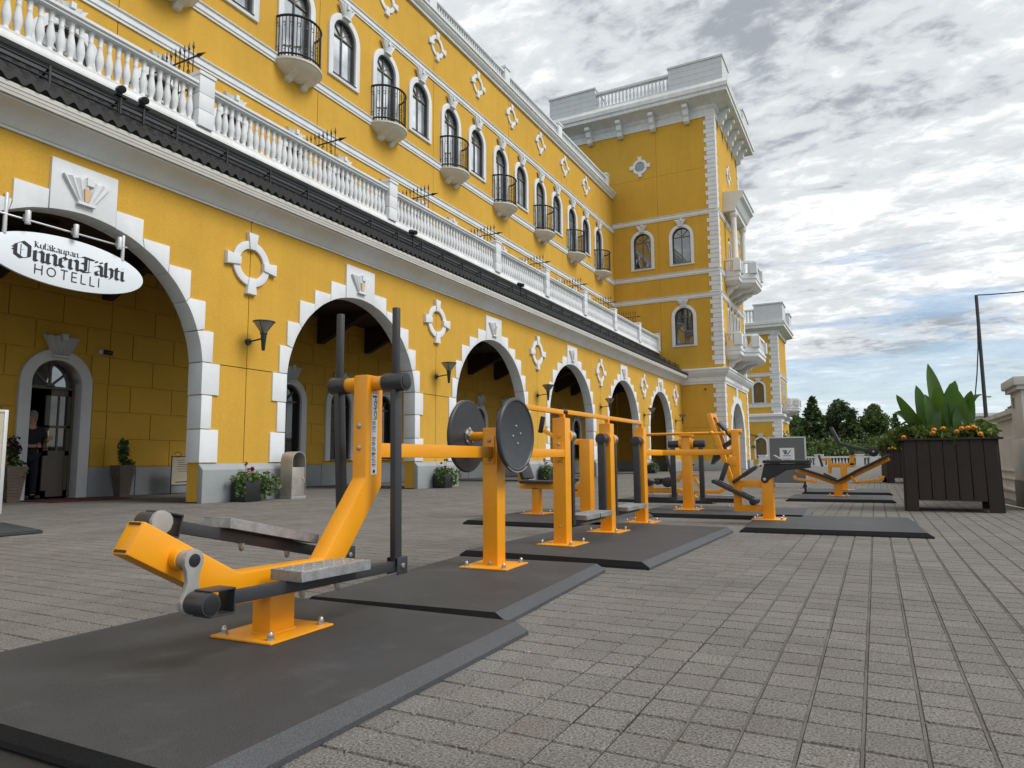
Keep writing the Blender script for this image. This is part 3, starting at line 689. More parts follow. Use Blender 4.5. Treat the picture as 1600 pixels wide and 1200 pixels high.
# ---- upper storeys
W_UP = WinKit(0.535, 1.97, mat_glass='glassu')
W_BAL = WinKit(0.535, 2.72, foot=True, mat_glass='glassu')
def balcony_kit():
    n = 18; rad, ru = 0.78, 0.74
    def half(ru_, rd_, v): return [q3(ru_*math.cos(PI*i/n), rd_*math.sin(PI*i/n), v) for i in range(n+1)]
    mb = MB(); lv = [(0.80, 0.78, 0.0), (0.80, 0.78, -0.06), (0.76, 0.74, -0.08), (0.74, 0.72, -0.12), (0.64, 0.58, -0.21), (0.50, 0.40, -0.29), (0.34, 0.20, -0.34)]
    vs_ = [p for a, b, v in lv for p in half(a, b, v)]; m = n+1; fs = [tuple(range(m))]
    for r in range(len(lv)-1): fs += [(r*m+i, r*m+i+1, (r+1)*m+i+1, (r+1)*m+i) for i in range(n)]
    fs.append(tuple(range((len(lv)-1)*m, len(lv)*m))[::-1]); mb.add(vs_, fs); slab = ready('balcony', mb, 'beige', 0, 35)
    cb = MB(); P = [(0, -0.18), (0.42, -0.18), (0.36, -0.30), (0.20, -0.36), (0.12, -0.47), (0, -0.50)]
    cb.prism([q3(-0.10, d, v) for d, v in P], [q3(0.10, d, v) for d, v in P]); corb = ready('corbel', cb, 'beige', 0.008)
    r1 = MB(); r1.tube(half(0.74, 0.72, 1.28), 0.036, 6); top = ready('top_rail', r1, 'iron', 0, 40)
    r2 = MB(); r2.tube(half(0.74, 0.72, 0.12), 0.028, 6); bot = ready('bottom_rail', r2, 'iron', 0, 40)
    b = MB(); k = 22
    for i in range(k+1):
        a = PI*i/k; p = (0.74*math.cos(a), 0.72*math.sin(a)); b.cyl(q3(p[0], p[1], 0.0), q3(p[0], p[1], 1.28), 0.0135, n=5)
    # scrolls between the bars
    for i in range(1, k, 2):
        a = PI*(i+0.5)/k
        for v, s in ((1.02, 0.045), (0.30, 0.045)):
            pts = []
            for j in range(9):
                t = 2*PI*j/8*0.8; aa = a+s/0.73*math.cos(t); pts.append(q3(0.74*math.cos(aa), 0.72*math.sin(aa), v+s*1.3*math.sin(t)))
            b.tube(pts, 0.010, 4)
    bars = ready('railing_bars', b, 'iron')
    return slab, corb, top, bot, bars
BK = balcony_kit()
def balcony(F, u, v):
    s = F.inst('balcony', BK[0], u, v); Mx = WM[s]
    for du in (-0.30, 0.30): inst('corbel', BK[1], Mx @ Matrix.Translation((du, 0, 0)), s)
    inst('top_rail', BK[2], Mx, s); inst('bottom_rail', BK[3], Mx, s); tag(inst('railing_bars', BK[4], Mx, s), kind='stuff')
STR = [(-0.01, 0), (0.04, 0.0), (0.04, 0.06), (0.07, 0.075), (0.07, 0.185), (0.05, 0.20), (0.05, 0.225), (0.10, 0.245), (0.10, 0.265), (-0.01, 0.29)]
def string(F, v, u0, u1, s=1.0, name='string_course'):
    mb = MB(); prof(mb, [(d*s, v+z*s) for d, z in STR], u0, u1); return F.put(name, mb, 'white')
ROOFC = [(-0.01, 17.90), (0.10, 17.90), (0.10, 17.98), (0.16, 18.02), (0.24, 18.12), (0.24, 18.20), (0.30, 18.22), (0.30, 18.30), (-0.30, 18.30), (-0.30, 17.90)]
def spear_fence(F, u, v0, n=11):
    mb = MB(); mb.bar(q3(u, 0.05, v0+0.82), q3(u, 2.72, v0+0.82), 0.022, 0.03); mb.bar(q3(u, 0.05, v0+0.15), q3(u, 2.62, v0+0.15), 0.022, 0.03)
    mb.lathe([(0.012, 0), (0.045, 0.05), (0.03, 0.12), (0.0, 0.30)], 6, q3(u, 2.70, v0+0.82), Matrix.Rotation(PI/2, 3, 'X'))
    for i in range(n):
        d = 1.2+i*0.14
        mb.cyl(q3(u, d, v0), q3(u, d, v0+1.02), 0.011, n=5); mb.lathe([(0.012, 0), (0.028, 0.05), (0.0, 0.2)], 5, q3(u, d, v0+1.0))
        if i % 2:
            for s in (-1, 1): mb.tube([q3(u, d+s*0.045*math.cos(t*0.7), v0+0.62+0.09*s+0.06*math.sin(t*0.7)) for t in range(8)], 0.009, 4)
    return tag(F.put('iron_divider', mb, 'iron'), kind='stuff')
def upper():
    ub = [14.28+4.26*k for k in range(-3, 7)]; up = [16.37+4.26*k for k in range(-3, 6)]
    js = [Y0] + [15.26+6.32*j for j in range(-3, 5)] + [Y1]
    js = [j for j in js if j <= Y1]
    ZB, ZP, ZT = 12.22, 12.99, 7.84
    for a, b in zip(js, js[1:]):
        ops = [W_BAL.op(u, ZB) for u in ub if a < u < b] + [W_UP.op(u, ZP) for u in up if a < u < b]
        mb = MB(); wall(mb, a+0.008, b-0.008, 10.9, 18.0, ops); FU.put('wall_panel', mb, 'stucco')
        ops = [W_UP.op(u, ZT) for u in ub+up if a < u < b]
        mb = MB(); wall(mb, a+0.008, b-0.008, 6.4, 10.9, ops); FU.put('wall_panel', mb, 'stucco')
        mb = MB(); fbox(mb, b-0.03, b+0.03, -0.06, -0.012, 6.5, 18.0); FU.put('wall_joint', mb, 'joint')
        for v in (10.60, 12.06, 15.56): string(FU, v, a+0.002, b-0.002)
        mb = MB(); prof(mb, ROOFC, a+0.002, b-0.002); FU.put('roof_cornice', mb, 'white')
    for u in ub: W_BAL.place(FU, u, ZB); balcony(FU, u, ZB-0.02)
    for u in up: W_UP.place(FU, u, ZP)
    for u in ub+up: W_UP.place(FU, u, ZT)
    for k in range(-4, 7): medallion(FU, 18.55+3.21*k, 17.1)
    for k, c in enumerate(CEN[:-1]): medallion(FA, c+SP/2, 4.46)
    medallion(FA, CEN[-1]+SP/2, 4.46)
    for k in range(-1, 8): spear_fence(FU, 8.95+4.26*k, 8.18)
    # roof balustrade
    posts = [8.75, 15.0, 21.3, 27.55, 33.8, 41.5]
    mb = MB(); prof(mb, [(0.10, 18.30), (0.10, 18.42), (-0.12, 18.42), (-0.12, 18.30)], Y0, 41.6); FU.put('balustrade_base', mb, 'white')
    mb = MB(); prof(mb, [(0.10, 18.92), (0.10, 19.0), (-0.14, 19.0), (-0.14, 18.92)], Y0, 41.6); FU.put('handrail', mb, 'white')
    for u in posts:
        mb = MB(); fbox(mb, u-0.24, u+0.24, -0.20, 0.16, 18.25, 19.12); p = FU.put('balustrade_post', mb, 'white', bevel=0.008)
        mb = MB(); fbox(mb, u-0.28, u+0.28, -0.24, 0.20, 19.12, 19.22); FU.put('post_cap', mb, 'white', p)
    mb = MB(); u = 16.0
    pr = [(0.05, 18.42), (0.04, 18.46), (0.062, 18.58), (0.035, 18.78), (0.05, 18.92)]
    while u < 41.2:
        if min(abs(u-p) for p in posts) > 0.3: mb.lathe(pr, 6, q3(u, -0.01, 0))
        u += 0.185
    tag(FU.put('roof_balusters', mb, 'white', smooth=40), kind='stuff')
    mb = MB(); fbox(mb, Y0, Y1, -8.0, -0.28, 18.1, 18.25); FU.put('flat_roof', mb, 'flash')
upper()

# ================================================================== towers
QL = {}
def quoin_meshes(hq=0.2875):
    out = []
    for k, (a, b) in enumerate(((0.64, 0.52), (0.50, 0.40))):
        # L-shaped corner stone: local corner at (0,0); +d faces are -y (left face, towards -x) and +x (front face, towards +y)
        t = 0.045; mb = MB()
        P = [(t, -t), (t, b), (0.0, b), (0.0, 0.0), (-a, 0.0), (-a, -t)]
        mb.prism([(x, y, 0.010) for x, y in P], [(x, y, hq-0.010) for x, y in P]); out.append(ready('quoin_stone', mb, 'white', 0.004, seg=1))
        mb = MB(); P2 = [(t, t), (t, -b), (0.0, -b), (0.0, 0.0), (-a, 0.0), (-a, t)]
        mb.prism([(x, y, 0.005) for x, y in P2[::-1]], [(x, y, hq-0.010) for x, y in P2[::-1]]); out.append(ready('quoin_stone', mb, 'white', 0.004, seg=1))
    return out
QM = quoin_meshes()
def cornice_ring(th, name, pr, x0, x1, y0, y1, mat, parent):
    """profile (d, v) swept round three visible sides and the back of a rectangular tower"""
    mb = MB(); n = len(pr); vs_ = []
    for sx, sy, cx, cy in ((-1, -1, x0, y0), (1, -1, x1, y0), (1, 1, x1, y1), (-1, 1, x0, y1)):
        for d, v in pr: vs_.append((cx+sx*d, cy+sy*d, v))
    fs = []
    for k in range(4):
        a, b = k*n, ((k+1) % 4)*n
        for i in range(n): fs.append((a+i, a+(i+1) % n, b+(i+1) % n, b+i))
    mb.add(vs_, fs); return put(name, mb, mat, parent)
def bal_mesh(h, r):
    mb = MB(); mb.lathe([(0.6*r, 0), (0.5*r, 0.08*h), (1.0*r, 0.35*h), (0.5*r, 0.7*h), (0.65*r, h)], 7); me = mb.mesh('baluster', 0, 50); setmat(me, 'white'); return me
BT = bal_mesh(0.95, 0.085)
BS = bal_mesh(0.70, 0.075)

def stone_balcony(th, X, yc, z, wide, parts=True, sc=1.0):
    """white stone balcony with a stepped plan, hung on the front of a tower (front faces +x)"""
    w1, w2, d1, d2 = wide/2, wide*0.27, 0.85*sc, 1.65*sc
    def plan(e=0.0): return [(-w1-e, 0), (-w1-e, d1+e), (-w2-0.25*sc-e*0.5, d1+e), (-w2-e*0.5+0.1, d2+e), (w2+e*0.5-0.1, d2+e), (w2+0.25*sc+e*0.5, d1+e), (w1+e, d1+e), (w1+e, 0)]
    def lvl(e, v): return [(X+d, yc+u, v) for u, d in plan(e)]
    mb = MB(); lv = [(0.08, z+0.02), (0.08, z-0.10), (0.03, z-0.14), (0.03, z-0.36), (-0.05, z-0.42), (-0.16, z-0.52), (-0.30, z-0.60)]
    vs_ = [p for e, v in lv for p in lvl(e*1.0, v)]; m = 8; fs = [tuple(range(m))[::-1]]
    for r in range(len(lv)-1): fs += [(r*m+i, r*m+i+1, (r+1)*m+i+1, (r+1)*m+i) for i in range(m-1)]
    fs.append(tuple(range((len(lv)-1)*m, len(lv)*m))); mb.add(vs_, fs)
    b = put('stone_balcony', mb, 'white', th)
    pl = plan(-0.05); mbr = MB(); mbb = MB()
    for zz, hh, mbx in ((z+0.02, 0.20, mbb), (z+0.92, 0.14, mbr)):
        o = plan(0.02); i_ = plan(-0.20)
        o[0] = (o[0][0], 0.0); o[-1] = (o[-1][0], 0.0); i_[0] = (i_[0][0], 0.0); i_[-1] = (i_[-1][0], 0.0)
        vs2 = []
        for (a, c), (e, f) in zip(o, i_): vs2 += [(X+c, yc+a, zz), (X+c, yc+a, zz+hh), (X+f, yc+e, zz+hh), (X+f, yc+e, zz)]
        fs2 = [(4*k+j, 4*k+(j+1) % 4, 4*k+4+(j+1) % 4, 4*k+4+j) for k in range(7) for j in range(4)]
        mbx.add(vs2, fs2)
    put('balcony_kerb', mbb, 'white', b); put('balcony_coping', mbr, 'white', b)
    # posts at every corner, balusters between
    for (u, d) in pl[1:7]:
        pb = MB(); pb.box((X+d-0.03, yc+u*0.985, z+0.57), (0.34*sc+0.1, 0.40*sc+0.1, 0.70)); put('balcony_post', pb, 'white', b)
    for (p, q), nb in zip(zip(pl, pl[1:]), (4, 2, 2, 8, 2, 2, 4)):
        for i in range(nb):
            t = (i+0.9)/(nb+0.8); u = p[0]+(q[0]-p[0])*t; d = p[1]+(q[1]-p[1])*t
            inst('baluster', BS, T(X+d-0.04, yc+u, z+0.22), b)
    for du in (-w1*0.72, -w2*0.45, w2*0.45, w1*0.72):
        cb = MB(); dd = d1 if abs(du) > w2 else d2; P = [(0, z-0.5), (dd*0.85, z-0.55), (dd*0.7, z-0.72), (dd*0.45, z-0.80), (dd*0.32, z-0.98), (0.12, z-1.08), (0, z-1.2)]
        cb.prism([(X+d, yc+du-0.16, v) for d, v in P], [(X+d, yc+du+0.16, v) for d, v in P]); put('corbel', cb, 'white', b)
    return b

W_T = WinKit(0.57, 2.30)
W_T2 = WinKit(0.27, 1.9, border=0.12, drop=0.0, key=True, cols=1)
FAN_SM = mk_fan(0.40, 0.18, 0.26, 0.10)
def tower():
    X, YA, YB, XL = -7.83, 42.7, 51.2, -18.4
    th = empty('corner_tower', ((X+XL)/2, YA+2, 0), 'tall yellow corner tower with flared white cornice and stone balconies', 'building')
    FL = Face(T(0, YA, 0), th); FF = Face(T(X, 0, 0, PI/2), th)
    zt = 22.3
    # left face (looks along the arcade), split where the panel joints run
    wl = [(-12.62, 12.95), (-10.10, 12.95)]; lo = [(-10.10, 7.78)]
    mid = -11.55
    for (u0, u1) in ((XL, mid), (mid, X)):
        for v0, v1 in ((0.0, 2.6), (2.6, 12.1), (12.1, 18.9), (18.9, zt)):
            ops = [W_T.op(u, v) for u, v in wl+lo if u0 < u < u1 and v0 <= v < v1]
            if v0 == 18.9 and u0 < -12.63 < u1: pass
            mb = MB(); wall(mb, u0+0.006, u1-0.006, v0+0.006, v1-0.006, ops); FL.put('wall_panel', mb, 'stucco')
    mb = MB(); fbox(mb, mid-0.03, mid+0.03, -0.05, -0.012, 0, zt); FL.put('wall_joint', mb, 'joint')
    for v in (2.6, 18.9): mb = MB(); fbox(mb, XL, X, -0.05, -0.013, v-0.03, v+0.03); FL.put('wall_joint', mb, 'joint')
    for u, v in wl+lo: W_T.place(FL, u, v)
    m = medallion(FL, -12.63, 19.75, 1.15)
    mb = MB(); mb.prism([q3(0.345*math.cos(2*PI*i/20), 0.006, 0.345*math.sin(2*PI*i/20)) for i in range(20)], [q3(0.345*math.cos(2*PI*i/20), 0.02, 0.345*math.sin(2*PI*i/20)) for i in range(20)])
    inst('pane', ready('pane', mb, 'glass'), FL.at(-12.63, 19.75), m)
    for v in (10.60, 12.10, 15.86): string(FL, v, XL, X-0.01, 1.1)
    # front face with gate arch and narrow windows
    yc = 46.95; nw = [45.15, 46.35, 47.55, 48.75]
    mb = MB(); wall(mb, YA, YB, 0.0, 5.5, [(yc, 2.35, -1, 2.1)], 0.5); FF.put('wall_panel', mb, 'stucco')
    mb = MB(); wall(mb, YA, YB, 5.5, 11.9, [W_T2.op(u, 8.30) for u in nw]); FF.put('wall_panel', mb, 'stucco')
    mb = MB(); wall(mb, YA, YB, 11.9, zt, [W_T2.op(u, 13.0) for u in nw[1:3]]); FF.put('wall_panel', mb, 'stucco')
    for u in nw: W_T2.place(FF, u, 8.30, FAN_SM, parts=False)
    for u in nw[1:3]: W_T2.place(FF, u, 13.0, FAN_SM, parts=False)
    for v in (10.60, 12.10, 15.86): string(FF, v, YA+0.01, YB, 1.1)
    medallion(FF, yc, 19.75, 1.15)
    mb = MB(); fbox(mb, yc-2.4, yc+2.4, -0.62, -0.5, 0, 4.6); FF.put('gate', mb, 'board')
    # gate arch stones
    r = 2.2; n = 13
    for k in range(n):
        a0, a1 = PI*k/n, PI*(k+1)/n; w = 0.42 if k % 2 else 0.62
        P = arc(yc, 2.1, r, a0+0.004, a1-0.004, 3) + arc(yc, 2.1, r+w+(0.45 if k == n//2 else 0), a1-0.004, a0+0.004, 2)
        mb = MB(); mb.prism([q3(u, -0.5, v) for u, v in P], [q3(u, 0.04, v) for u, v in P]); FF.put('voussoir', mb, 'white')
    for k in range(4):
        for s in (-1, 1):
            w = 0.42 if k % 2 else 0.62; a, b = sorted((yc+s*r, yc+s*(r+w))); mb = MB(); fbox(mb, a, b, -0.5, 0.04, 0.02+0.52*k, 0.53+0.52*k); FF.put('jamb_stone', mb, 'white')
    mb = MB(); fbox(mb, XL, X, 0.0, 0.12, 0.0, 0.62); FL.put('plinth_slab', mb, 'granite', bevel=0.01)
    for a, b in ((YA-0.12, yc-2.9), (yc+2.9, YB+0.1)): mb = MB(); fbox(mb, a, b, 0.05, 0.20, 0, 0.62); FF.put('plinth_slab', mb, 'granite', bevel=0.01)
    # back and far side
    mb = MB(); mb.sheet([(XL, YA, 0), (XL, YB, 0), (XL, YB, zt), (XL, YA, zt)]); mb.sheet([(XL, YB, 0), (X, YB, 0), (X, YB, zt), (XL, YB, zt)]); put('far_wall', mb, 'stucco', th)
    # quoins
    hq = 0.2875; k = 0; z = 0.64
    while z < zt-0.2:
        if not 5.1 < z < 6.2:
            inst('quoin_stone', QM[0 if k % 2 else 2], T(X, YA, z), th); inst('quoin_stone', QM[1 if k % 2 else 3], T(X, YB, z), th)
        z += hq; k += 1
    # lower cornice, upper cornice, parapet blocks, balustrades
    cp = [(0, 5.25), (0.05, 5.25), (0.05, 5.33), (0.10, 5.40), (0.12, 5.62), (0.24, 5.75), (0.36, 5.92), (0.36, 6.02), (0.42, 6.04), (0.42, 6.14), (0, 6.22)]
    cornice_ring(th, 'lower_cornice', cp, XL, X, YA, YB, 'white', th)
    up = [(0, 22.18), (0.06, 22.18), (0.06, 22.62), (0.14, 22.70), (0.20, 22.85), (0.62, 23.02), (1.02, 23.14), (1.02, 23.34), (1.10, 23.40), (1.10, 23.66), (0.80, 24.02), (0, 24.05)]
    cornice_ring(th, 'main_cornice', up, XL, X, YA, YB, 'whiteg', th)
    mb = MB(); mb.box(((X+XL)/2, (YA+YB)/2, 23.95), (X-XL-0.2, YB-YA-0.2, 0.1)); put('flat_roof', mb, 'flash', th)
    def corb(F, u):
        mb = MB(); P = [(0.05, 22.95), (0.80, 22.95), (0.80, 22.75), (0.62, 22.66), (0.55, 22.36), (0.42, 22.26), (0.36, 22.0), (0.20, 21.9), (0.05, 21.9)]
        mb.prism([q3(u-0.16, d, v) for d, v in P], [q3(u+0.16, d, v) for d, v in P]); F.put('bracket', mb, 'white')
    for u in (-16.0, -13.85, -11.65, -9.45): corb(FL, u)
    for u in (43.9, 45.6, 47.3, 49.0, 50.5): corb(FF, u)
    e = 0.78
    def block(xa, xb, ya, yb):
        zz = 24.0; root = None
        for k in range(4):
            z0, z1 = zz+0.37*k, zz+0.37*(k+1)-0.012; mb = MB(); mb.box(((xa+xb)/2, (ya+yb)/2, (z0+z1)/2), (xb-xa, yb-ya, z1-z0))
            o = put('parapet_course', mb, 'siding', th if root is None else root); root = root or o
        mb = MB(); mb.box(((xa+xb)/2, (ya+yb)/2, 25.53), (xb-xa+0.12, yb-ya+0.12, 0.12)); put('parapet_cap', mb, 'siding', root)
    L3 = 3.35
    block(X+e-L3, X+e, YA-e, YA-e+2.2); block(XL-0.3, XL-0.3+L3, YA-e, YA-e+2.2); block(X+e-1.2, X+e, YB+e-2.4, YB+e); block(XL-0.3, XL+1, YB+e-2.4, YB+e)
    for a, b, axis in ((XL-0.3+L3, X+e-L3, 0), (YA-e+2.2, YB+e-2.4, 1)):
        def P(t, off, z): return (t, YA-e+0.25+off, z) if axis == 0 else (X+e-0.25-off, t, z)
        mb = MB(); mb.bar(P(a, 0, 24.09), P(b, 0, 24.09), 0.34, 0.14); put('balustrade_base', mb, 'whiteg', th)
        mb = MB(); mb.bar(P(a, 0, 25.17), P(b, 0, 25.17), 0.34, 0.14); put('handrail', mb, 'whiteg', th)
        n = int((b-a)/0.245)
        for i in range(n): inst('baluster', BT, T(*P(a+(b-a)*(i+0.5)/n, 0, 24.155)), th)
    stone_balcony(th, X, yc, 7.45, 6.4); stone_balcony(th, X, yc, 12.25, 5.2)
    # canopy on columns above the upper balcony
    cn = [(0, 16.55), (0.75, 16.55), (0.75, 16.75), (0.85, 16.85), (1.05, 17.25), (1.25, 17.4), (1.25, 17.62), (1.32, 17.66), (1.32, 17.78), (0, 17.9)]
    mb = MB(); prof(mb, cn, yc-2.15, yc+2.15); c = FF.put('canopy', mb, 'white')
    for s in (-1, 1):
        mb = MB(); mb.lathe([(0.26, 13.0), (0.26, 13.25), (0.20, 13.35), (0.175, 16.2), (0.22, 16.25), (0.26, 16.4), (0.26, 16.56)], 14, (X+0.55, yc+s*1.75, 0)); put('column', mb, 'white', c, smooth=35)
    mb = MB(); mb.box((-9.1+0.0, YA-0.25, 4.75), (0.12, 0.3, 0.12)); 
tower()

def far_tower():
    X, YA, YB, XL = -9.3, 84.0, 92.0, -20.0; zt = 15.6
    th = empty('far_tower', (-14, YA+2, 0), 'smaller yellow tower with white parapet far behind the corner tower', 'building')
    FL = Face(T(0, YA, 0), th); FF = Face(T(X, 0, 0, PI/2), th)
    wl = [(-11.55, 7.15), (-11.55, 0.75), (-14.2, 7.15), (-14.2, 0.75)]
    for v0, v1 in ((0, 5.6), (5.6, zt)):
        mb = MB(); wall(mb, XL, X, v0, v1, [W_T.op(u, v) for u, v in wl if v0 < v < v1]); FL.put('wall_panel', mb, 'stucco')
        mb = MB(); wall(mb, YA, YB, v0, v1, [(88, 1.6, -1, 1.6)] if v0 == 0 else [W_T2.op(u, 8.0) for u in (86.6, 88, 89.4)]); FF.put('wall_panel', mb, 'stucco')
    mb = MB(); fbox(mb, 86.2, 89.8, -0.4, -0.2, 0, 3.4); FF.put('gate', mb, 'board')
    for u in (86.6, 88, 89.4): W_T2.place(FF, u, 8.0, FAN_SM, parts=False)
    for u, v in wl: W_T.place(FL, u, v)
    mb = MB(); band(arc(88, 1.6, 1.6, PI, 0, 12), arc(88, 1.6, 2.1, PI, 0, 12), 0, 0.05, mb=mb); FF.put('arch_surround', mb, 'white')
    for v in (6.55, 10.1): string(FL, v, XL, X, 1.5); string(FF, v, YA, YB, 1.5)
    mb = MB(); mb.sheet([(XL, YB, 0), (X, YB, 0), (X, YB, zt), (XL, YB, zt)]); mb.sheet([(XL, YA, 0), (XL, YB, 0), (XL, YB, zt), (XL, YA, zt)]); put('far_wall', mb, 'stucco', th)
    z, k = 0.1, 0
    while z < zt-0.3:
        inst('quoin_stone', QM[0 if k % 2 else 2], T(X, YA, z) @ Matrix.Diagonal((1.5, 1.5, 1.6, 1)), th); z += 0.46; k += 1
    cornice_ring(th, 'lower_cornice', [(0, 4.9), (0.06, 4.9), (0.10, 5.2), (0.40, 5.5), (0.40, 5.75), (0, 5.85)], XL, X, YA, YB, 'white', th)
    cornice_ring(th, 'main_cornice', [(0, 15.0), (0.15, 15.0), (0.2, 15.4), (0.9, 15.7), (0.9, 16.0), (1.0, 16.05), (1.0, 16.35), (0, 16.5)], XL, X, YA, YB, 'whiteg', th)
    for u in (-18, -16, -13.9, -11.6):
        mb = MB(); fbox(mb, u-0.2, u+0.2, 0, 0.6, 14.2, 15.2); FL.put('bracket', mb, 'white')
    e = 0.8
    for xa, xb, ya, yb in ((X+e-3.1, X+e, YA-e, YA-e+3), (X+e-1.5, X+e, YB+e-2.5, YB+e)):
        mb = MB(); mb.box(((xa+xb)/2, (ya+yb)/2, 17.35), (xb-xa, yb-ya, 2.0)); o = put('parapet_block', mb, 'siding', th)
        mb = MB(); mb.box(((xa+xb)/2, (ya+yb)/2, 18.42), (xb-xa+0.2, yb-ya+0.2, 0.16)); put('parapet_cap', mb, 'siding', o)
    mb = MB(); mb.box(((XL+X+e-3.1)/2, YA-e+0.2, 17.85), (X+e-3.1-XL, 0.4, 0.16)); put('handrail', mb, 'white', th)
    mb = MB(); u = XL
    while u < X+e-3.2: mb.cyl((u, YA-e+0.2, 16.5), (u, YA-e+0.2, 17.8), 0.1, n=6); u += 0.36
    tag(put('roof_balusters', mb, 'white', th), kind='stuff')
    stone_balcony(th, X, 88, 6.6, 4.6, sc=1.0)
far_tower()

# ================================================================== rubber mats
def rubber_mat(x0, x1, y0, y1, rz, label, h=0.05, bev=0.055, fb=0.008):
    cx, cy = (x0+x1)/2, (y0+y1)/2; w, d = (x1-x0)/2, (y1-y0)/2
    o = empty('rubber_mat', (cx, cy, 0), label, 'rubber mat', 'rubber mats under the exercise machines', R(rz)); Mx = WM[o]
    mb = MB(); mb.box((0, 0, h/2+0.001), (2*(w-bev), 2*(d-fb), h-0.002)); put('mat_sheet', mb, 'mat', o, xf=Mx)
    e = 0.016; g = 0.001
    def ramp(a, b, c, dd, mt):   # outer edge a->b, inner edge dd->c
        mb = MB(); mb.prism([(*a, 0.0), (*b, 0.0), (*c, 0.0), (*dd, 0.0)], [(*a, e), (*b, e), (*c, h), (*dd, h)]); put('ramp_edge', mb, mt, o, xf=Mx)
    i, j = w-bev, d-fb
    ramp((-w+g, -d), (w-g, -d), (i, -j-g), (-i, -j-g), 'matshade'); ramp((w, -d+g), (w, d-g), (i+g, j), (i+g, -j), 'matedge'); ramp((w-g, d), (-w+g, d), (-i, j+g), (i, j+g), 'matshade'); ramp((-w, d-g), (-w, -d+g), (-i-g, -j), (-i-g, j), 'matedge')
    return o
rubber_mat(-2.80, -1.27, 1.02, 2.585, 1.0, 'dark rubber mat nearest the camera under the cross trainer', 0.05)
rubber_mat(-2.58, -1.49, 2.655, 4.19, 4.0, 'rubber mat under the twin disc machine')
rubber_mat(-2.72, -1.28, 4.42, 6.98, -1.5, 'long rubber mat under the three post swing machine')
rubber_mat(-1.24, 0.37, 7.05, 8.75, 3.0, 'wide pale rubber mat under the leg lift bench')
rubber_mat(-4.10, -2.45, 6.68, 8.60, 0.0, 'rubber mat under the seated press bench left of the posts')
rubber_mat(-2.75, -0.74, 8.45, 10.0, 2.0, 'rubber mat under the twin pedal swing')
rubber_mat(-1.38, 0.22, 12.35, 13.9, 2.0, 'pale rubber mat under the double sit up bench')
rubber_mat(-1.36, 0.22, 14.9, 16.6, 2.0, 'rubber mat under the farthest machine with grey lever')
rubber_mat(-3.9, -2.3, 11.2, 12.8, 0.0, 'rubber mat under the roller machine behind the swing')

# ================================================================== exercise machines
def mk_bolt():
    mb = MB(); mb.cyl((0, 0, 0), (0, 0, 0.003), 0.017, n=12); mb.cyl((0, 0, 0.003), (0, 0, 0.016), 0.0125, n=6); mb.lathe([(0.0105, 0.016), (0.010, 0.024), (0.006, 0.030), (0.001, 0.032)], 10); return ready('bolt', mb, 'steel', 0, 40)
BOLT = mk_bolt()
def mk_screw():
    mb = MB(); mb.lathe([(0.013, 0), (0.012, 0.005), (0.006, 0.009), (0.001, 0.010)], 10); return ready('screw', mb, 'castal', 0, 50)
SCREW = mk_screw()
MATZ = 0.0505
def base_plate(o, x, y, z=MATZ, w=0.31, d=0.31, t=0.009, rz=0.0):
    mb = MB(); mb.box((0, 0, t/2), (w, d, t)); p = put('base_plate', mb, 'orange', o, 0.004, xf=T(x, y, z, rz))
    for sx in (-1, 1):
        for sy in (-1, 1): inst('bolt', BOLT, T(x, y, z, rz) @ Matrix.Translation((sx*(w/2-0.035), sy*(d/2-0.035), t)), p)
    return p
def post(o, x, y, z0, z1, w=0.105, d=None, name='post', mat='orange', rz=0.0, bev=0.007):
    mb = MB(); mb.box((0, 0, (z1-z0)/2), (w, d or w, z1-z0)); p = put(name, mb, mat, o, bev, xf=T(x, y, z0, rz))
    if z0 < 0.07 and mat == 'orange':
        a, b = w/2+0.001, (d or w)/2+0.001; wb = MB(); rr = random.Random(int(x*100+y*10)); pts = []
        for (p0, p1) in (((-a, -b), (a, -b)), ((a, -b), (a, b)), ((a, b), (-a, b)), ((-a, b), (-a, -b))): pts += [(p0[0]+(p1[0]-p0[0])*k/6, p0[1]+(p1[1]-p0[1])*k/6, 0.002+rr.uniform(-0.0006, 0.0006)) for k in range(6)]
        wb.tube(pts, [rr.uniform(0.0036, 0.0052) for _ in pts], 6, True); put('weld_bead', wb, mat, p, 0, 60, xf=T(x, y, z0, rz))
    return p
def bar(o, p0, p1, w, h, mat='orange', name='bar', bev=0.004, up=(0, 0, 1)):
    mb = MB(); mb.bar(p0, p1, w, h, up); return put(name, mb, mat, o, bev)
def rod(o, p0, p1, r, mat='orange', name='tube', n=20, r1=None, bev=0.003):
    mb = MB(); mb.cyl(p0, p1, r, r1, n); return put(name, mb, mat, o, bev, 40)
def bent(o, pts, x0, x1, h, mat='orange', name='frame', bev=0.007, axis='x'):
    """square tube bent in the y-z plane between x0 and x1 (or in the x-z plane for axis='y')"""
    L_, R_ = mitre(pts, h); mb = MB(); vs_ = []
    for l, r in zip(L_, R_):
        for a, b in ((l, x0), (l, x1), (r, x1), (r, x0)): vs_.append((b, a.x, a.y) if axis == 'x' else (a.x, b, a.y))
    n = len(L_); fs = [(0, 1, 2, 3), (4*n-1, 4*n-2, 4*n-3, 4*n-4)] + [(4*i+j, 4*i+(j+1) % 4, 4*i+4+(j+1) % 4, 4*i+4+j) for i in range(n-1) for j in range(4)]
    return put(name, mb.add(vs_, fs), mat, o, bev)
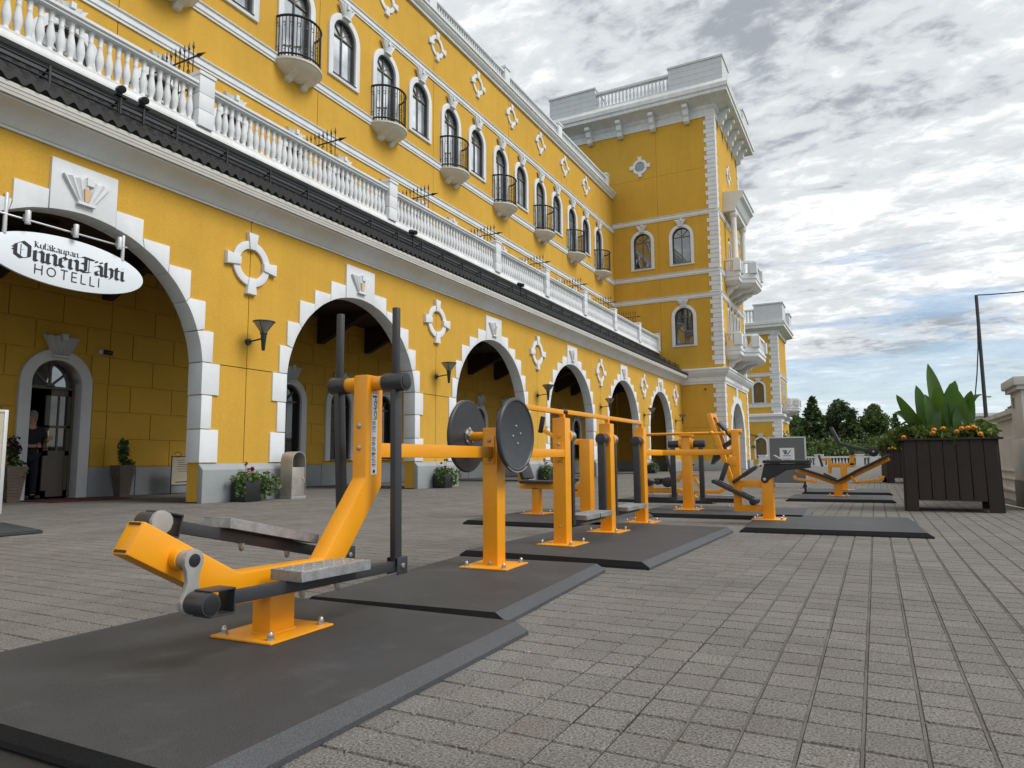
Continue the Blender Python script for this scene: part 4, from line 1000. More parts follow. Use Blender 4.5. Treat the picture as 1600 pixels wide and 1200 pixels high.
def pedal(o, c, w, d, mat='galv', tilt=None, name='foot_plate', t=0.036):
    """channel shaped foot plate with rows of grip holes"""
    R_ = tilt or Matrix.Identity(3); mb = MB()
    mb.box((0, 0, t-0.002), (w, d, 0.004))
    for s in (-1, 1): mb.box((s*(w/2-0.002), 0, t/2-0.003), (0.004, d, t)); mb.box((0, s*(d/2-0.002), t/2-0.003), (w-0.008, 0.004, t))
    p = put(name, mb, mat, o, 0.0015, xf=Matrix.Translation(c) @ R_.to_4x4(), seg=1)
    g = MB(); nx, ny = max(2, int(w/0.05)), max(2, int(d/0.05))
    for i in range(nx):
        for j in range(ny): g.lathe([(0.008, t), (0.0065, t+0.0018), (0.003, t+0.0018)], 8, (-w/2+w*(i+0.5)/nx, -d/2+d*(j+0.5)/ny, 0))
    tag(put('grip_studs', g, mat, p, xf=Matrix.Translation(c) @ R_.to_4x4()), kind='stuff')
    return p

def cross_trainer():
    o = empty('cross_trainer', (-2.1, 2.02, 0), 'orange cross trainer with tall dark handles, nearest machine on the left', 'exercise machine')
    xa, xb = -2.125, -2.043
    base_plate(o, -2.1, 2.03, w=0.30, d=0.34, rz=R(2))
    post(o, -2.088, 2.015, MATZ+0.008, 0.20, 0.095, 0.125)
    body = bent(o, [(1.402, 0.470), (1.79, 0.253), (2.262, 0.243), (2.553, 0.605), (2.553, 1.097)], xa, xb, 0.0565, name='main_frame', bev=0.009)
    # drain slots in the end cap
    d = Vector((1.402-1.79, 0.470-0.253)).normalized(); nrm = Vector((-d.y, d.x))
    for s in (-1, 1):
        c = Vector((1.402, 0.470)) + d*0.0015 + nrm*(-s*0.046)
        mb = MB(); mb.bar((-2.112, c.x, c.y), (-2.056, c.x, c.y), 0.008, 0.003, up=(0, d.x, d.y)); put('drain_slot', mb, 'plastic', body)
    # cross tube with dark sleeves
    zc, yc = 1.06, 2.553
    ct = rod(o, (-2.24, yc, zc), (-1.95, yc, zc), 0.034, name='cross_tube')
    for a, b in ((-1.985, -1.868), (-2.205, -2.298)):
        s = rod(o, (a, yc, zc), (b, yc, zc), 0.0425, 'anth', 'sleeve'); rod(s, (b, yc, zc), (b+(0.004 if b > -2 else -0.004), yc, zc), 0.032, 'plastic', 'end_cap')
    # hub through the body
    rod(body, (-2.06, 1.550, 0.388), (-2.012, 1.550, 0.388), 0.036, name='hub'); rod(body, (-2.014, 1.550, 0.388), (-1.978, 1.550, 0.388), 0.030, 'castal', 'bearing')
    rod(body, (-2.11, 1.550, 0.388), (-2.165, 1.550, 0.388), 0.036, name='hub'); rod(body, (-2.16, 1.550, 0.388), (-2.20, 1.550, 0.388), 0.030, 'castal', 'bearing')
    def crank(x, top, bot):
        (y0, z0), (y1, z1) = top, bot; mb = MB(); dv = Vector((y1-y0, z1-z0)); L_ = dv.length; dv /= L_; nv = Vector((-dv.y, dv.x)); P = []
        prof_ = [(-0.034, 0.012), (-0.026, 0.026), (-0.008, 0.036), (0.012, 0.036), (0.03, 0.028), (L_*0.5, 0.021), (L_-0.03, 0.030), (L_-0.008, 0.041), (L_+0.015, 0.040), (L_+0.032, 0.030), (L_+0.041, 0.012)]
        for t, w in prof_: P.append(Vector((y0, z0))+dv*t+nv*w)
        for t, w in prof_[::-1]: P.append(Vector((y0, z0))+dv*t-nv*w)
        mb.prism([(x-0.009, p.x, p.y) for p in P], [(x+0.009, p.x, p.y) for p in P]); return put('crank', mb, 'castal', o, 0.004, 35)
    def side(s, x, crank_x, drum, arm0, arm1, hb, ht, pv, plate):
        c = crank(crank_x, (1.550, 0.388), drum)
        rod(c, (crank_x+s*0.008, 1.550, 0.388), (crank_x+s*0.012, 1.550, 0.388), 0.021, 'plastic', 'pivot_cap')
        dr = rod(o, (crank_x+s*0.010, *drum), (crank_x+s*0.098, *drum), 0.036, 'anth', 'roller_housing'); rod(dr, (crank_x+s*0.0975, *drum), (crank_x+s*0.101, *drum), 0.029, 'plastic', 'pivot_cap')
        ar = Vector((arm1[0]-arm0[0], arm1[1]-arm0[1])).normalized(); xo = crank_x+s*0.055
        # clevis round the housing
        cl = MB()
        for q in (-1, 1):
            n = Vector((-ar.y, ar.x))*0.039*q; p0 = Vector(drum)+n; p1 = Vector(drum)+ar*0.095+n
            cl.bar((xo, p0.x, p0.y), (xo, p1.x, p1.y), 0.080, 0.006, up=(0, -ar.y, ar.x))
        p = Vector(drum)+ar*0.095; cl.bar((xo-0.038, p.x, p.y), (xo+0.038, p.x, p.y), 0.006, 0.082, up=(0, -ar.y, ar.x)); put('clevis', cl, 'anth', o, 0.0015)
        p0 = Vector(drum)+ar*0.095
        arm = bar(o, (x, p0.x, p0.y), (x, arm1[0]-0.03, arm1[1]), 0.034, 0.044, 'anth', 'pedal_arm')
        ft = MB()
        for q in (-1, 1): ft.box((x+q*0.027, arm1[0], arm1[1]), (0.006, 0.075, 0.075))
        ft.box((x, arm1[0]+0.0, arm1[1]+0.035), (0.06, 0.072, 0.006)); f = put('foot_clevis', ft, 'anth', o, 0.008)
        rod(f, (x-0.036, *arm1), (x+0.036, *arm1), 0.012, 'steel', 'pivot_bolt', 12)
        # handle: square lower bar and round grip
        h = bar(o, (x, hb[0], hb[1]), (x, pv[0], pv[1]), 0.034, 0.052, 'anth', 'handle', 0.012, up=(0, 1, 0)); rod(h, (x, pv[0], pv[1]+0.02), (x, ht[0], ht[1]), 0.0185, 'anth', 'grip')
        y0, y1 = plate; a0 = Vector((arm0[0], arm0[1])); k0 = (y0-arm0[0])/(arm1[0]-arm0[0]); k1 = (y1-arm0[0])/(arm1[0]-arm0[0])
        z0 = arm0[1]+(arm1[1]-arm0[1])*k0; z1 = arm0[1]+(arm1[1]-arm0[1])*k1; ang = math.atan2(z1-z0, y1-y0)
        pedal(o, (x+s*0.012, (y0+y1)/2, (z0+z1)/2+0.025), 0.155, y1-y0, tilt=Matrix.Rotation(ang, 3, 'X'))
        for t in (0.25, 0.75):
            yy = y0+(y1-y0)*t; inst('bolt', BOLT, Matrix.Translation((x, yy, z0+(z1-z0)*t-0.022)) @ Matrix.Rotation(PI, 4, 'X'), arm)
    side(1, -1.927, -1.969, (1.548, 0.256), (1.548, 0.256), (2.580, 0.238), (2.57, 0.25), (2.553, 1.405), (2.556, 1.04), (1.90, 2.285))
    side(-1, -2.262, -2.205, (1.602, 0.494), (1.602, 0.494), (2.62, 0.262), (2.60, 0.27), (2.556, 1.41), (2.556, 1.04), (1.88, 2.37))
    # label strip and bolts on the upright
    mb = MB(); mb.box((xb+0.0012, 2.548, 0.825), (0.002, 0.040, 0.37)); lab = put('label_strip', mb, 'paper', o)
    ink = MB(); r = random.Random(5); z = 0.995
    ink.box((xb+0.0026, 2.548, 0.998), (0.0006, 0.030, 0.008))
    def fig(zc_, lean):
        ink.lathe([(0.004, 0), (0.004, 0.0006)], 8, (xb+0.0023, 2.554, zc_+0.022), Matrix.Rotation(PI/2, 3, 'Y'))
        for a, b in (((2.551, 0.017), (2.544, 0.0)), ((2.544, 0.0), (2.554, -0.010)), ((2.554, -0.010), (2.548, -0.022)), ((2.550, 0.012), (2.560, 0.004)), ((2.562, 0.018), (2.562, -0.02)), ((2.540, -0.022), (2.562, -0.02))):
            ink.bar((xb+0.0026, a[0], zc_+a[1]), (xb+0.0026, b[0], zc_+b[1]), 0.0006, 0.0035, up=(0, 0.7, 0.7))
    fig(0.965, 1); fig(0.915, -1)
    for blk, (zt_, nl) in enumerate(((0.885, 9), (0.812, 15), (0.737, 11))):
        for i in range(nl):
            w = r.uniform(0.018, 0.031); ink.box((xb+0.0026, 2.531+w/2, zt_-0.0058*i-(0.003 if i % 4 == 0 else 0)), (0.0006, w, 0.0018))
    ink.lathe([(0.008, 0), (0.008, 0.0006)], 14, (xb+0.0023, 2.548, 0.655), Matrix.Rotation(PI/2, 3, 'Y'))
    tag(put('label_print', ink, 'ink', lab), kind='stuff')
    for z in (0.862, 0.762): inst('screw', SCREW, Matrix.Translation((-2.088, 2.4965, z)) @ Matrix.Rotation(PI/2, 4, 'X'), o)
    # rail across to the next machine
    mb = MB(); mb.box((-2.088, 2.613, 0.775), (0.075, 0.008, 0.17)); put('rail_flange', mb, 'orange', o, 0.003)
    bar(o, (-2.088, 2.615, 0.752), (-2.13, 3.80, 0.752), 0.04, 0.068, name='link_rail')
cross_trainer()

def disc_machine():
    x, y = -2.14, 3.86
    o = empty('disc_machine', (x, y, 0), 'orange post carrying two upright dark grey discs', 'exercise machine')
    base_plate(o, x, y, w=0.32, d=0.33, rz=R(3)); post(o, x, y, MATZ+0.008, 0.905)
    rod(o, (-2.335, y, 0.855), (-2.0, y, 0.855), 0.028, name='axle')
    mb = MB(); mb.box((x, y-0.056, 0.765), (0.075, 0.008, 0.17)); fl = put('rail_flange', mb, 'orange', o, 0.003)
    for z in (0.825, 0.705): inst('screw', SCREW, Matrix.Translation((x, y-0.0605, z)) @ Matrix.Rotation(PI/2, 4, 'X'), fl)
    def disc(xc, face):
        n = 48; Mx = Matrix.Translation((xc, y, 0.858)) @ Matrix.Rotation(R(90)*face, 4, 'Y') @ Matrix.Rotation(R(1.0), 4, 'X')
        mb = MB(); mb.lathe([(0.205, -0.010), (0.226, -0.012), (0.233, -0.004), (0.233, 0.008), (0.226, 0.016), (0.216, 0.017), (0.210, 0.011), (0.205, 0.009), (0.001, 0.009)], n)
        d = put('disc', mb, 'disc', o, 0, 30, xf=Mx)
        for a, r in ((0.2, 0.055), (1.75, 0.05), (3.3, 0.055), (4.9, 0.05)): inst('screw', SCREW, Mx @ Matrix.Translation((r*math.cos(a), r*math.sin(a), 0.009)) @ Matrix.Scale(0.62, 4), d)
        fb = MB(); fb.lathe([(0.052, -0.016), (0.052, -0.010), (0.030, -0.010)], 20); fb.cyl((0, 0, -0.035), (0, 0, -0.012), 0.036, n=6); f = put('flange', fb, 'steel', d, 0.002, 40, xf=Mx)
        for k in range(5): inst('screw', SCREW, Mx @ Matrix.Translation((0.045*math.cos(1.26*k), 0.045*math.sin(1.26*k), -0.016)) @ Matrix.Rotation(PI, 4, 'X'), f)
        # worn pale patches on the rim
        wr = MB(); wr.tube([Mx @ Vector((0.2305*math.cos(t), 0.2305*math.sin(t), 0.0135)) for t in [R(-28)*face*0+R(150+4*i) if False else (R(-32+8*i)) for i in range(9)]], 0.0035, 6)
        put('worn_rim', wr, 'castal', d)
    disc(-1.985, 1); disc(-2.335, -1)
    bar(o, (-2.13, 3.91, 0.752), (-2.17, 5.02, 0.752), 0.04, 0.060, name='link_rail')
    inst('screw', SCREW, Matrix.Translation((x, y-0.053, 0.075)) @ Matrix.Rotation(PI/2, 4, 'X'), o)
disc_machine()

def swing_machine():
    X = -2.2; ys = (5.075, 6.12, 7.155)
    o = empty('swing_machine', (X, 6.1, 0), 'orange three post machine with hanging dark swing arms and foot plates', 'exercise machine')
    for y in ys:
        base_plate(o, X, y, rz=R(-2)); p = post(o, X, y, MATZ+0.008, 1.032, 0.11)
    # hand bar on stubs
    for y in ys: post(o, X+0.01, y, 1.03, 1.095, 0.036, 0.036, 'stub', bev=0.003)
    bar(o, (X+0.01, 4.18, 1.078), (X+0.01, ys[0]+0.018, 1.078), 0.036, 0.036, name='hand_bar'); bar(o, (X+0.01, ys[0]+0.075, 1.084), (X+0.01, ys[1]+0.018, 1.084), 0.034, 0.036, name='hand_bar'); bar(o, (X+0.01, ys[1]+0.018, 1.086), (X+0.01, ys[2]+0.018, 1.086), 0.034, 0.036, name='hand_bar')
    mb = MB(); mb.lathe([(0.001, -0.026), (0.018, -0.019), (0.026, 0), (0.018, 0.019), (0.001, 0.026)], 14, (X+0.01, ys[0]+0.055, 1.083)); put('ball_joint', mb, 'plastic', o, 0, 50)
    mb = MB(); mb.box((X, ys[0]-0.058, 0.762), (0.075, 0.008, 0.16)); fl = put('rail_flange', mb, 'orange', o, 0.003)
    for z in (0.825, 0.70): inst('screw', SCREW, Matrix.Translation((X, ys[0]-0.0625, z)) @ Matrix.Rotation(PI/2, 4, 'X'), fl)
    rod(o, (X, ys[0]-0.055, 0.89), (X, ys[0]-0.061, 0.89), 0.022, 'orange', 'blind_cap', 6)
    for z in (0.19, 0.10): inst('screw', SCREW, Matrix.Translation((X, ys[0]-0.0555, z)) @ Matrix.Rotation(PI/2, 4, 'X') @ Matrix.Scale(0.7, 4), o)
    def arm(y, s, x=X+0.005):
        """s=+1: hangs on the far side of the post, s=-1: on the near side"""
        rod(o, (x, y+s*0.05, 0.89), (x, y+s*0.075, 0.89), 0.062, 'orange', 'collar', 24)
        h = rod(o, (x, y+s*0.07, 0.89), (x, y+s*0.185, 0.89), 0.048, 'anth' if s < 0 else 'steel', 'hub', 24)
        a = bar(o, (x, y+s*0.15, 0.87), (x, y+s*0.15, 0.215), 0.068, 0.05, 'anth', 'swing_arm', 0.010)
        yc = y+s*0.15+s*0.0
        b = bar(a, (x, yc, 0.20), (x, yc+s*0.36, 0.20), 0.05, 0.04, 'anth', 'foot_beam')
        pedal(o, (x+0.02, yc+s*0.21, 0.222), 0.19, 0.30)
    arm(ys[0], 1); arm(ys[1], -1); arm(ys[1], 1); arm(ys[2], -1)
    # rail that bends towards the leg bench
    mb = MB(); L_, R_ = mitre([(X, ys[2]+0.05), (X, 7.98), (-1.40, 8.03)], 0.02); vs_ = []
    for l, r in zip(L_, R_):
        for p, z in ((l, 0.745), (l, 0.808), (r, 0.808), (r, 0.745)): vs_.append((p.x, p.y, z))
    mb.add(vs_, [(0, 1, 2, 3), (11, 10, 9, 8)] + [(4*i+j, 4*i+(j+1) % 4, 4*i+4+(j+1) % 4, 4*i+4+j) for i in range(2) for j in range(4)]); put('link_rail', mb, 'orange', o, 0.004)
swing_machine()

def press_bench():
    o = empty('press_bench', (-3.5, 7.8, 0), 'orange seated press with black seat, behind the left swing post', 'exercise machine')
    y = 7.8
    base_plate(o, -3.72, y); post(o, -3.72, y, MATZ+0.008, 0.37, 0.10)
    bar(o, (-3.93, y, 0.385), (-3.05, y, 0.385), 0.10, 0.07, name='bench_beam')
    mb = MB(); mb.box((-3.68, y, 0.437), (0.40, 0.34, 0.034)); put('seat', mb, 'pad', o, 0.012)
    mb = MB(); mb.bar((-3.84, y, 0.47), (-3.99, y, 0.86), 0.30, 0.05, up=(1, 0, 0)); put('backrest', mb, 'pad', o, 0.015)
    base_plate(o, -3.06, y); post(o, -3.06, y, MATZ+0.008, 0.945, 0.135)
    bar(o, (-3.06, y, 0.91), (-3.36, y-0.05, 0.93), 0.06, 0.07, name='lever_bracket'); bar(o, (-3.36, y-0.05, 0.93), (-3.56, y-0.12, 1.06), 0.05, 0.05, name='lever_arm')
    bar(o, (-3.60, y-0.14, 1.03), (-3.56, y-0.14, 1.23), 0.05, 0.05, 'plastic', 'grip', 0.012)
    bar(o, (-3.30, y, 0.30), (-3.08, y, 0.30), 0.07, 0.07, name='lower_bracket')
    rod(o, (-3.24, y-0.12, 0.47), (-3.24, y+0.12, 0.47), 0.035, 'plastic', 'roller'); bar(o, (-3.23, y, 0.46), (-3.20, y, 0.31), 0.04, 0.04, 'anth', 'roller_arm')
press_bench()

def pedal_swing():
    X, y = -2.2, 9.2
    o = empty('pedal_swing', (X, y, 0), 'orange post with two hanging dark arms and wide pedals under thin handlebars', 'exercise machine')
    base_plate(o, X, y, w=0.33, d=0.35); post(o, X, y, MATZ+0.008, 0.995, 0.115)
    for s in (-1, 1):
        rod(o, (X+s*0.05, y, 0.90), (X+s*0.095, y, 0.90), 0.062, name='collar', n=24); rod(o, (X+s*0.09, y, 0.90), (X+s*0.24, y, 0.90), 0.048, 'anth', 'hub', 24)
        a = bar(o, (X+s*0.185, y, 0.87), (X+s*0.185, y, 0.20), 0.062, 0.05, 'anth', 'swing_arm', 0.010)
        bar(a, (X+s*0.155, y, 0.175), (X+s*0.64, y, 0.175), 0.07, 0.055, 'anth', 'foot_beam'); pedal(o, (X+s*0.43, y, 0.205), 0.40, 0.16)
    mb = MB(); mb.box((X, y, 1.01), (0.16, 0.16, 0.03)); put('top_plate', mb, 'orange', o, 0.005)
    for dy, x0, x1 in ((-0.06, -2.86, -1.86), (0.09, -2.80, -1.74)):
        b = rod(o, (x0, y+dy, 1.035), (x1, y+dy, 1.035), 0.016, name='handlebar', n=12)
        for xx in (x0, x1): mb = MB(); mb.lathe([(0.001, -0.03), (0.02, -0.022), (0.03, 0), (0.02, 0.022), (0.001, 0.03)], 14, (xx, y+dy, 1.035)); put('ball_end', mb, 'orange', b, 0, 50)
pedal_swing()

def leg_bench():
    y = 8.02
    o = empty('leg_lift_bench', (-1.06, y, 0), 'orange leg lift machine with black linkage and flat black seat', 'exercise machine')
    base_plate(o, -1.055, y, w=0.34, d=0.34, rz=R(3)); post(o, -1.055, y, MATZ+0.008, 0.515, 0.118)
    post(o, -1.372, y, 0.125, 1.022, 0.078, 0.085, 'upright')
    bar(o, (-1.34, y, 0.165), (-1.11, y, 0.165), 0.08, 0.075, name='lower_beam'); bar(o, (-1.34, y, 0.43), (-1.11, y, 0.43), 0.07, 0.075, name='upper_beam')
    rod(o, (-1.45, y, 1.0), (-1.30, y, 1.0), 0.03, name='cross_pivot'); mb = MB(); mb.box((-1.415, y, 0.675), (0.10, 0.10, 0.10)); put('yoke', mb, 'orange', o, 0.006)
    for dy in (-0.05, 0.05):
        P = [(-1.115, 0.47), (-1.09, 0.44), (-1.05, 0.445), (-1.03, 0.475), (-0.86, 0.575), (-0.62, 0.60), (-0.62, 0.648), (-1.075, 0.648), (-1.085, 0.60)]
        mb = MB(); mb.prism([(x, y+dy*1.35-0.005, z) for x, z in P], [(x, y+dy*1.35+0.005, z) for x, z in P]); put('bracket_plate', mb, 'anth', o, 0.002)
    rod(o, (-1.075, y-0.085, 0.478), (-1.075, y+0.085, 0.478), 0.018, 'steel', 'pivot_bolt', 14)
    mb = MB(); mb.box((-0.845, y, 0.668), (0.47, 0.30, 0.034)); put('seat', mb, 'pad', o, 0.012)
    for dy in (-0.09, 0.06): bar(o, (-1.605, y+dy, 0.452), (-1.20, y+dy, 0.255), 0.035, 0.045, 'anth', 'lever')
    bar(o, (-1.61, y-0.11, 0.452), (-1.61, y+0.08, 0.452), 0.04, 0.04, 'anth', 'lever_tie')
    rod(o, (-1.19, y-0.20, 0.243), (-1.19, y+0.10, 0.243), 0.036, 'plastic', 'roller', 18)
    bar(o, (-1.413, y-0.07, 0.44), (-1.15, y-0.07, 0.615), 0.03, 0.034, 'anth', 'push_rod'); bar(o, (-1.30, y-0.07, 0.515), (-1.17, y-0.07, 0.602), 0.04, 0.044, 'anth', 'push_rod_sleeve')
    rod(o, (-1.128, y-0.10, 0.627), (-1.128, y+0.06, 0.627), 0.018, 'steel', 'pivot_bolt', 14)
    bar(o, (-1.462, y-0.06, 0.655), (-1.535, y-0.06, 0.462), 0.03, 0.05, 'anth', 'link')
    mb = MB(); mb.bar((-0.9, y-0.12, 0.69), (-0.97, y-0.05, 0.73), 0.03, 0.02); put('grip', mb, 'galv', o)
leg_bench()

def incline_press():
    y = 10.6
    o = empty('incline_press', (-1.95, y, 0), 'orange leaning frame with black back pad behind the leg lift machine', 'exercise machine')
    for dy in (-0.17, 0.17): bent(o, [(-2.15, 1.36), (-1.78, 0.10)], y+dy-0.03, y+dy+0.03, 0.035, name='leaning_tube', axis='y')
    bar(o, (-2.14, y-0.19, 1.345), (-2.14, y+0.19, 1.345), 0.06, 0.06, name='cross_tube'); bar(o, (-1.83, y-0.17, 0.30), (-1.83, y+0.17, 0.30), 0.05, 0.05, name='cross_tube')
    bar(o, (-2.04, y, 1.23), (-1.82, y, 0.98), 0.30, 0.045, 'pad', 'back_pad', 0.012); bar(o, (-1.82, y, 0.985), (-2.02, y, 0.86), 0.30, 0.045, 'pad', 'seat_pad', 0.012)
    mb = MB(); P = [(-2.16, 0.62), (-2.12, 0.76), (-1.98, 0.77)]; mb.prism([(x, y-0.12, z) for x, z in P], [(x, y+0.12, z) for x, z in P]); put('foot_board', mb, 'pad', o)
    bent(o, [(-2.42, 0.225), (-2.04, 0.225), (-1.93, 0.30)], y-0.2, y-0.15, 0.025, name='lower_tube', axis='y')
    post(o, -1.80, y, 0.0, 0.32, 0.09); base_plate(o, -1.80, y, 0.0)
    bar(o, (-2.42, y-0.17, 0.0), (-2.42, y-0.17, 0.225), 0.04, 0.04, name='foot')
incline_press()

def roller_machine():
    y = 12.0
    o = empty('roller_machine', (-3.2, y, 0), 'low orange machine with black rollers and wheels behind the pedal swing', 'exercise machine')
    for x, r in ((-3.537, 0.062), (-3.36, 0.045), (-3.187, 0.085)): rod(o, (x, y-0.16, 0.31), (x, y+0.16, 0.31), r, 'plastic', 'roller', 22, bev=0.008)
    bar(o, (-3.54, y, 0.165), (-3.0, y, 0.165), 0.10, 0.08, name='base_beam'); bar(o, (-3.0, y, 0.165), (-2.72, y, 0.03), 0.09, 0.07, name='base_beam')
    post(o, -3.52, y, 0.02, 0.26, 0.07); post(o, -3.10, y, 0.02, 0.2, 0.09); bar(o, (-3.43, y, 0.36), (-3.20, y, 0.36), 0.22, 0.03, 'pad', 'seat', 0.01)
    bar(o, (-3.22, y, 0.76), (-3.12, y, 0.36), 0.06, 0.05, 'anth', 'lever'); bar(o, (-2.84, y, 0.62), (-3.05, y, 0.32), 0.07, 0.06, name='brace')
    bar(o, (-2.92, y, 0.72), (-2.78, y, 0.60), 0.26, 0.05, 'pad', 'back_pad', 0.01); bar(o, (-2.80, y, 0.43), (-2.60, y, 0.43), 0.05, 0.04, name='handle_bar'); bar(o, (-2.78, y, 0.42), (-2.62, y, 0.17), 0.05, 0.05, name='brace')
roller_machine()

def situp_bench():
    y = 13.4; X = -0.61
    o = empty('situp_bench', (X, y, 0), 'orange double sit up bench shaped like an open V', 'exercise machine')
    base_plate(o, X, y, w=0.34); post(o, X, y, MATZ+0.008, 0.26, 0.13)
    for s, pts in ((-1, ((-0.60, 0.255), (-0.90, 0.37), (-1.28, 0.50))), (1, ((-0.60, 0.255), (-0.30, 0.43), (0.20, 0.69)))):
        bent(o, list(pts), y-0.05, y+0.05, 0.035, name='wing_beam', axis='y')
        p = [(a, b+0.055) for a, b in pts]; bent(o, p, y-0.16, y+0.16, 0.019, 'pad', 'bench_pad', 0.010, axis='y')
    bar(o, (-0.42, y-0.10, 0.43), (-0.315, y-0.16, 0.285), 0.04, 0.045, name='foot_arm'); bar(o, (-0.315, y-0.16, 0.285), (0.09, y-0.16, 0.345), 0.04, 0.045, name='foot_bar'); bar(o, (0.07, y-0.16, 0.33), (0.09, y-0.16, 0.40), 0.05, 0.05, name='stop')
    bar(o, (-0.92, y-0.16, 0.295), (-1.28, y-0.16, 0.345), 0.04, 0.045, name='foot_bar'); bar(o, (-1.27, y-0.16, 0.33), (-1.29, y-0.16, 0.40), 0.05, 0.05, name='stop')
    bar(o, (-0.82, y-0.12, 0.44), (-0.62, y-0.12, 0.34), 0.05, 0.03, 'pad', 'grip')
    bar(o, (-1.12, y-0.16, 0.31), (-1.12, y-0.16, 0.10), 0.035, 0.035, 'plastic', 'rubber_stop')
situp_bench()

def lever_machine():
    y = 16.0
    o = empty('lever_machine', (-0.6, y, 0), 'orange machine with a raised dark grey lever seat in front of the trees', 'exercise machine')
    base_plate(o, -0.60, y, w=0.36); post(o, -0.60, y, MATZ+0.008, 0.56, 0.12)
    bar(o, (-0.88, y, 0.555), (-0.40, y, 0.555), 0.10, 0.085, name='cross_beam'); post(o, -0.435, y, 0.55, 0.77, 0.10); post(o, -0.86, y, 0.38, 0.69, 0.065); bar(o, (-0.84, y, 0.675), (-1.02, y, 0.675), 0.05, 0.05, name='arm')
    bar(o, (-1.06, y, 0.77), (-1.00, y, 0.53), 0.22, 0.035, 'pad', 'pad', 0.008)
    bent(o, [(-0.80, 1.34), (-0.655, 1.0), (-0.42, 0.92), (-0.06, 0.83)], y-0.14, y+0.14, 0.035, 'anth', 'lever_seat', 0.012, axis='y')
    rod(o, (-0.435, y-0.09, 0.82), (-0.435, y+0.09, 0.82), 0.055, 'anth', 'pivot'); rod(o, (-0.035, y-0.16, 0.825), (-0.035, y+0.16, 0.825), 0.10, 'plastic', 'weight_disc', 28)
    rod(o, (-0.035, y-0.175, 0.825), (-0.035, y-0.16, 0.825), 0.02, 'steel', 'axle_nut', 8)
lever_machine()

# ================================================================== hotel sign
NIB = {}
GL = {
 'O': (1.02, [[(0.02, 1.12), (0.02, 0.30), (0.34, 0.02), (0.74, 0.22)], [(0.02, 1.12), (0.36, 1.46), (0.74, 1.14), (0.74, 0.22)], [(-0.10, 0.92), (0.02, 0.86)], [(-0.10, 0.70), (0.02, 0.64)]], [[(0.30, 1.20), (0.30, 0.26)], [(0.30, 0.72), (0.50, 0.80)]]),
 'n': (0.70, [[(-0.10, 0.86), (0.02, 0.92), (0.02, 0.14), (0.14, 0.03)], [(0.06, 0.74), (0.30, 0.98), (0.44, 0.84), (0.44, 0.14), (0.56, 0.03)]], []),
 'e': (0.56, [[(0.20, 0.97), (0.02, 0.80), (0.02, 0.18), (0.20, 0.02), (0.40, 0.16)], [(0.20, 0.97), (0.38, 0.78), (0.06, 0.48)]], []),
 'T': (0.82, [[(-0.22, 1.24), (0.06, 1.42), (0.72, 1.30)], [(0.24, 1.34), (0.24, 0.16)], [(-0.10, 0.20), (0.20, 0.03), (0.52, 0.13)], [(0.02, 0.86), (0.24, 0.80)]], [[(0.44, 1.30), (0.44, 0.16)]]),
 'a': (0.64, [[(0.04, 0.84), (0.22, 0.98), (0.40, 0.82), (0.40, 0.14), (0.53, 0.03)], [(0.40, 0.56), (0.06, 0.38), (0.06, 0.16), (0.18, 0.03), (0.40, 0.18)]], []),
 'h': (0.66, [[(0.02, 1.42), (0.02, 0.14), (0.13, 0.03)], [(0.06, 0.76), (0.28, 0.98), (0.42, 0.82), (0.42, 0.16), (0.28, -0.06)]], []),
 't': (0.40, [[(0.04, 1.16), (0.04, 0.16), (0.16, 0.03), (0.28, 0.10)], [(-0.12, 0.88), (0.26, 0.90)]], []),
 'i': (0.30, [[(-0.08, 0.86), (0.03, 0.92), (0.03, 0.14), (0.15, 0.03)], [(0.02, 1.18), (0.09, 1.25)]], []),
 'K': (0.72, [[(0.06, 1.36), (0.06, 0.02)], [(0.06, 0.66), (0.42, 1.30)], [(0.12, 0.72), (0.46, 0.10), (0.60, 0.06)], [(-0.14, 1.30), (0.06, 1.36)]], []),
 'y': (0.60, [[(0.02, 0.94), (0.02, 0.24), (0.18, 0.06), (0.40, 0.22)], [(0.42, 0.96), (0.42, 0.06), (0.12, -0.42)]], []),
 'l': (0.30, [[(0.02, 1.42), (0.02, 0.14), (0.14, 0.03)]], []),
 'k': (0.58, [[(0.02, 1.42), (0.02, 0.14), (0.12, 0.03)], [(0.06, 0.62), (0.26, 0.98), (0.40, 0.82), (0.14, 0.52), (0.38, 0.10), (0.50, 0.05)]], []),
 'u': (0.66, [[(0.02, 0.96), (0.02, 0.18), (0.16, 0.03), (0.40, 0.20)], [(0.42, 0.96), (0.42, 0.14), (0.54, 0.03)]], []),
 'p': (0.62, [[(-0.08, 0.86), (0.03, 0.94), (0.03, -0.40)], [(0.06, 0.76), (0.26, 0.98), (0.42, 0.82), (0.42, 0.18), (0.22, 0.02), (0.05, 0.14)]], []),
}
GL['ä'] = (GL['a'][0], GL['a'][1] + [[(0.02, 1.30), (0.10, 1.22)], [(0.32, 1.30), (0.40, 1.22)]], [])
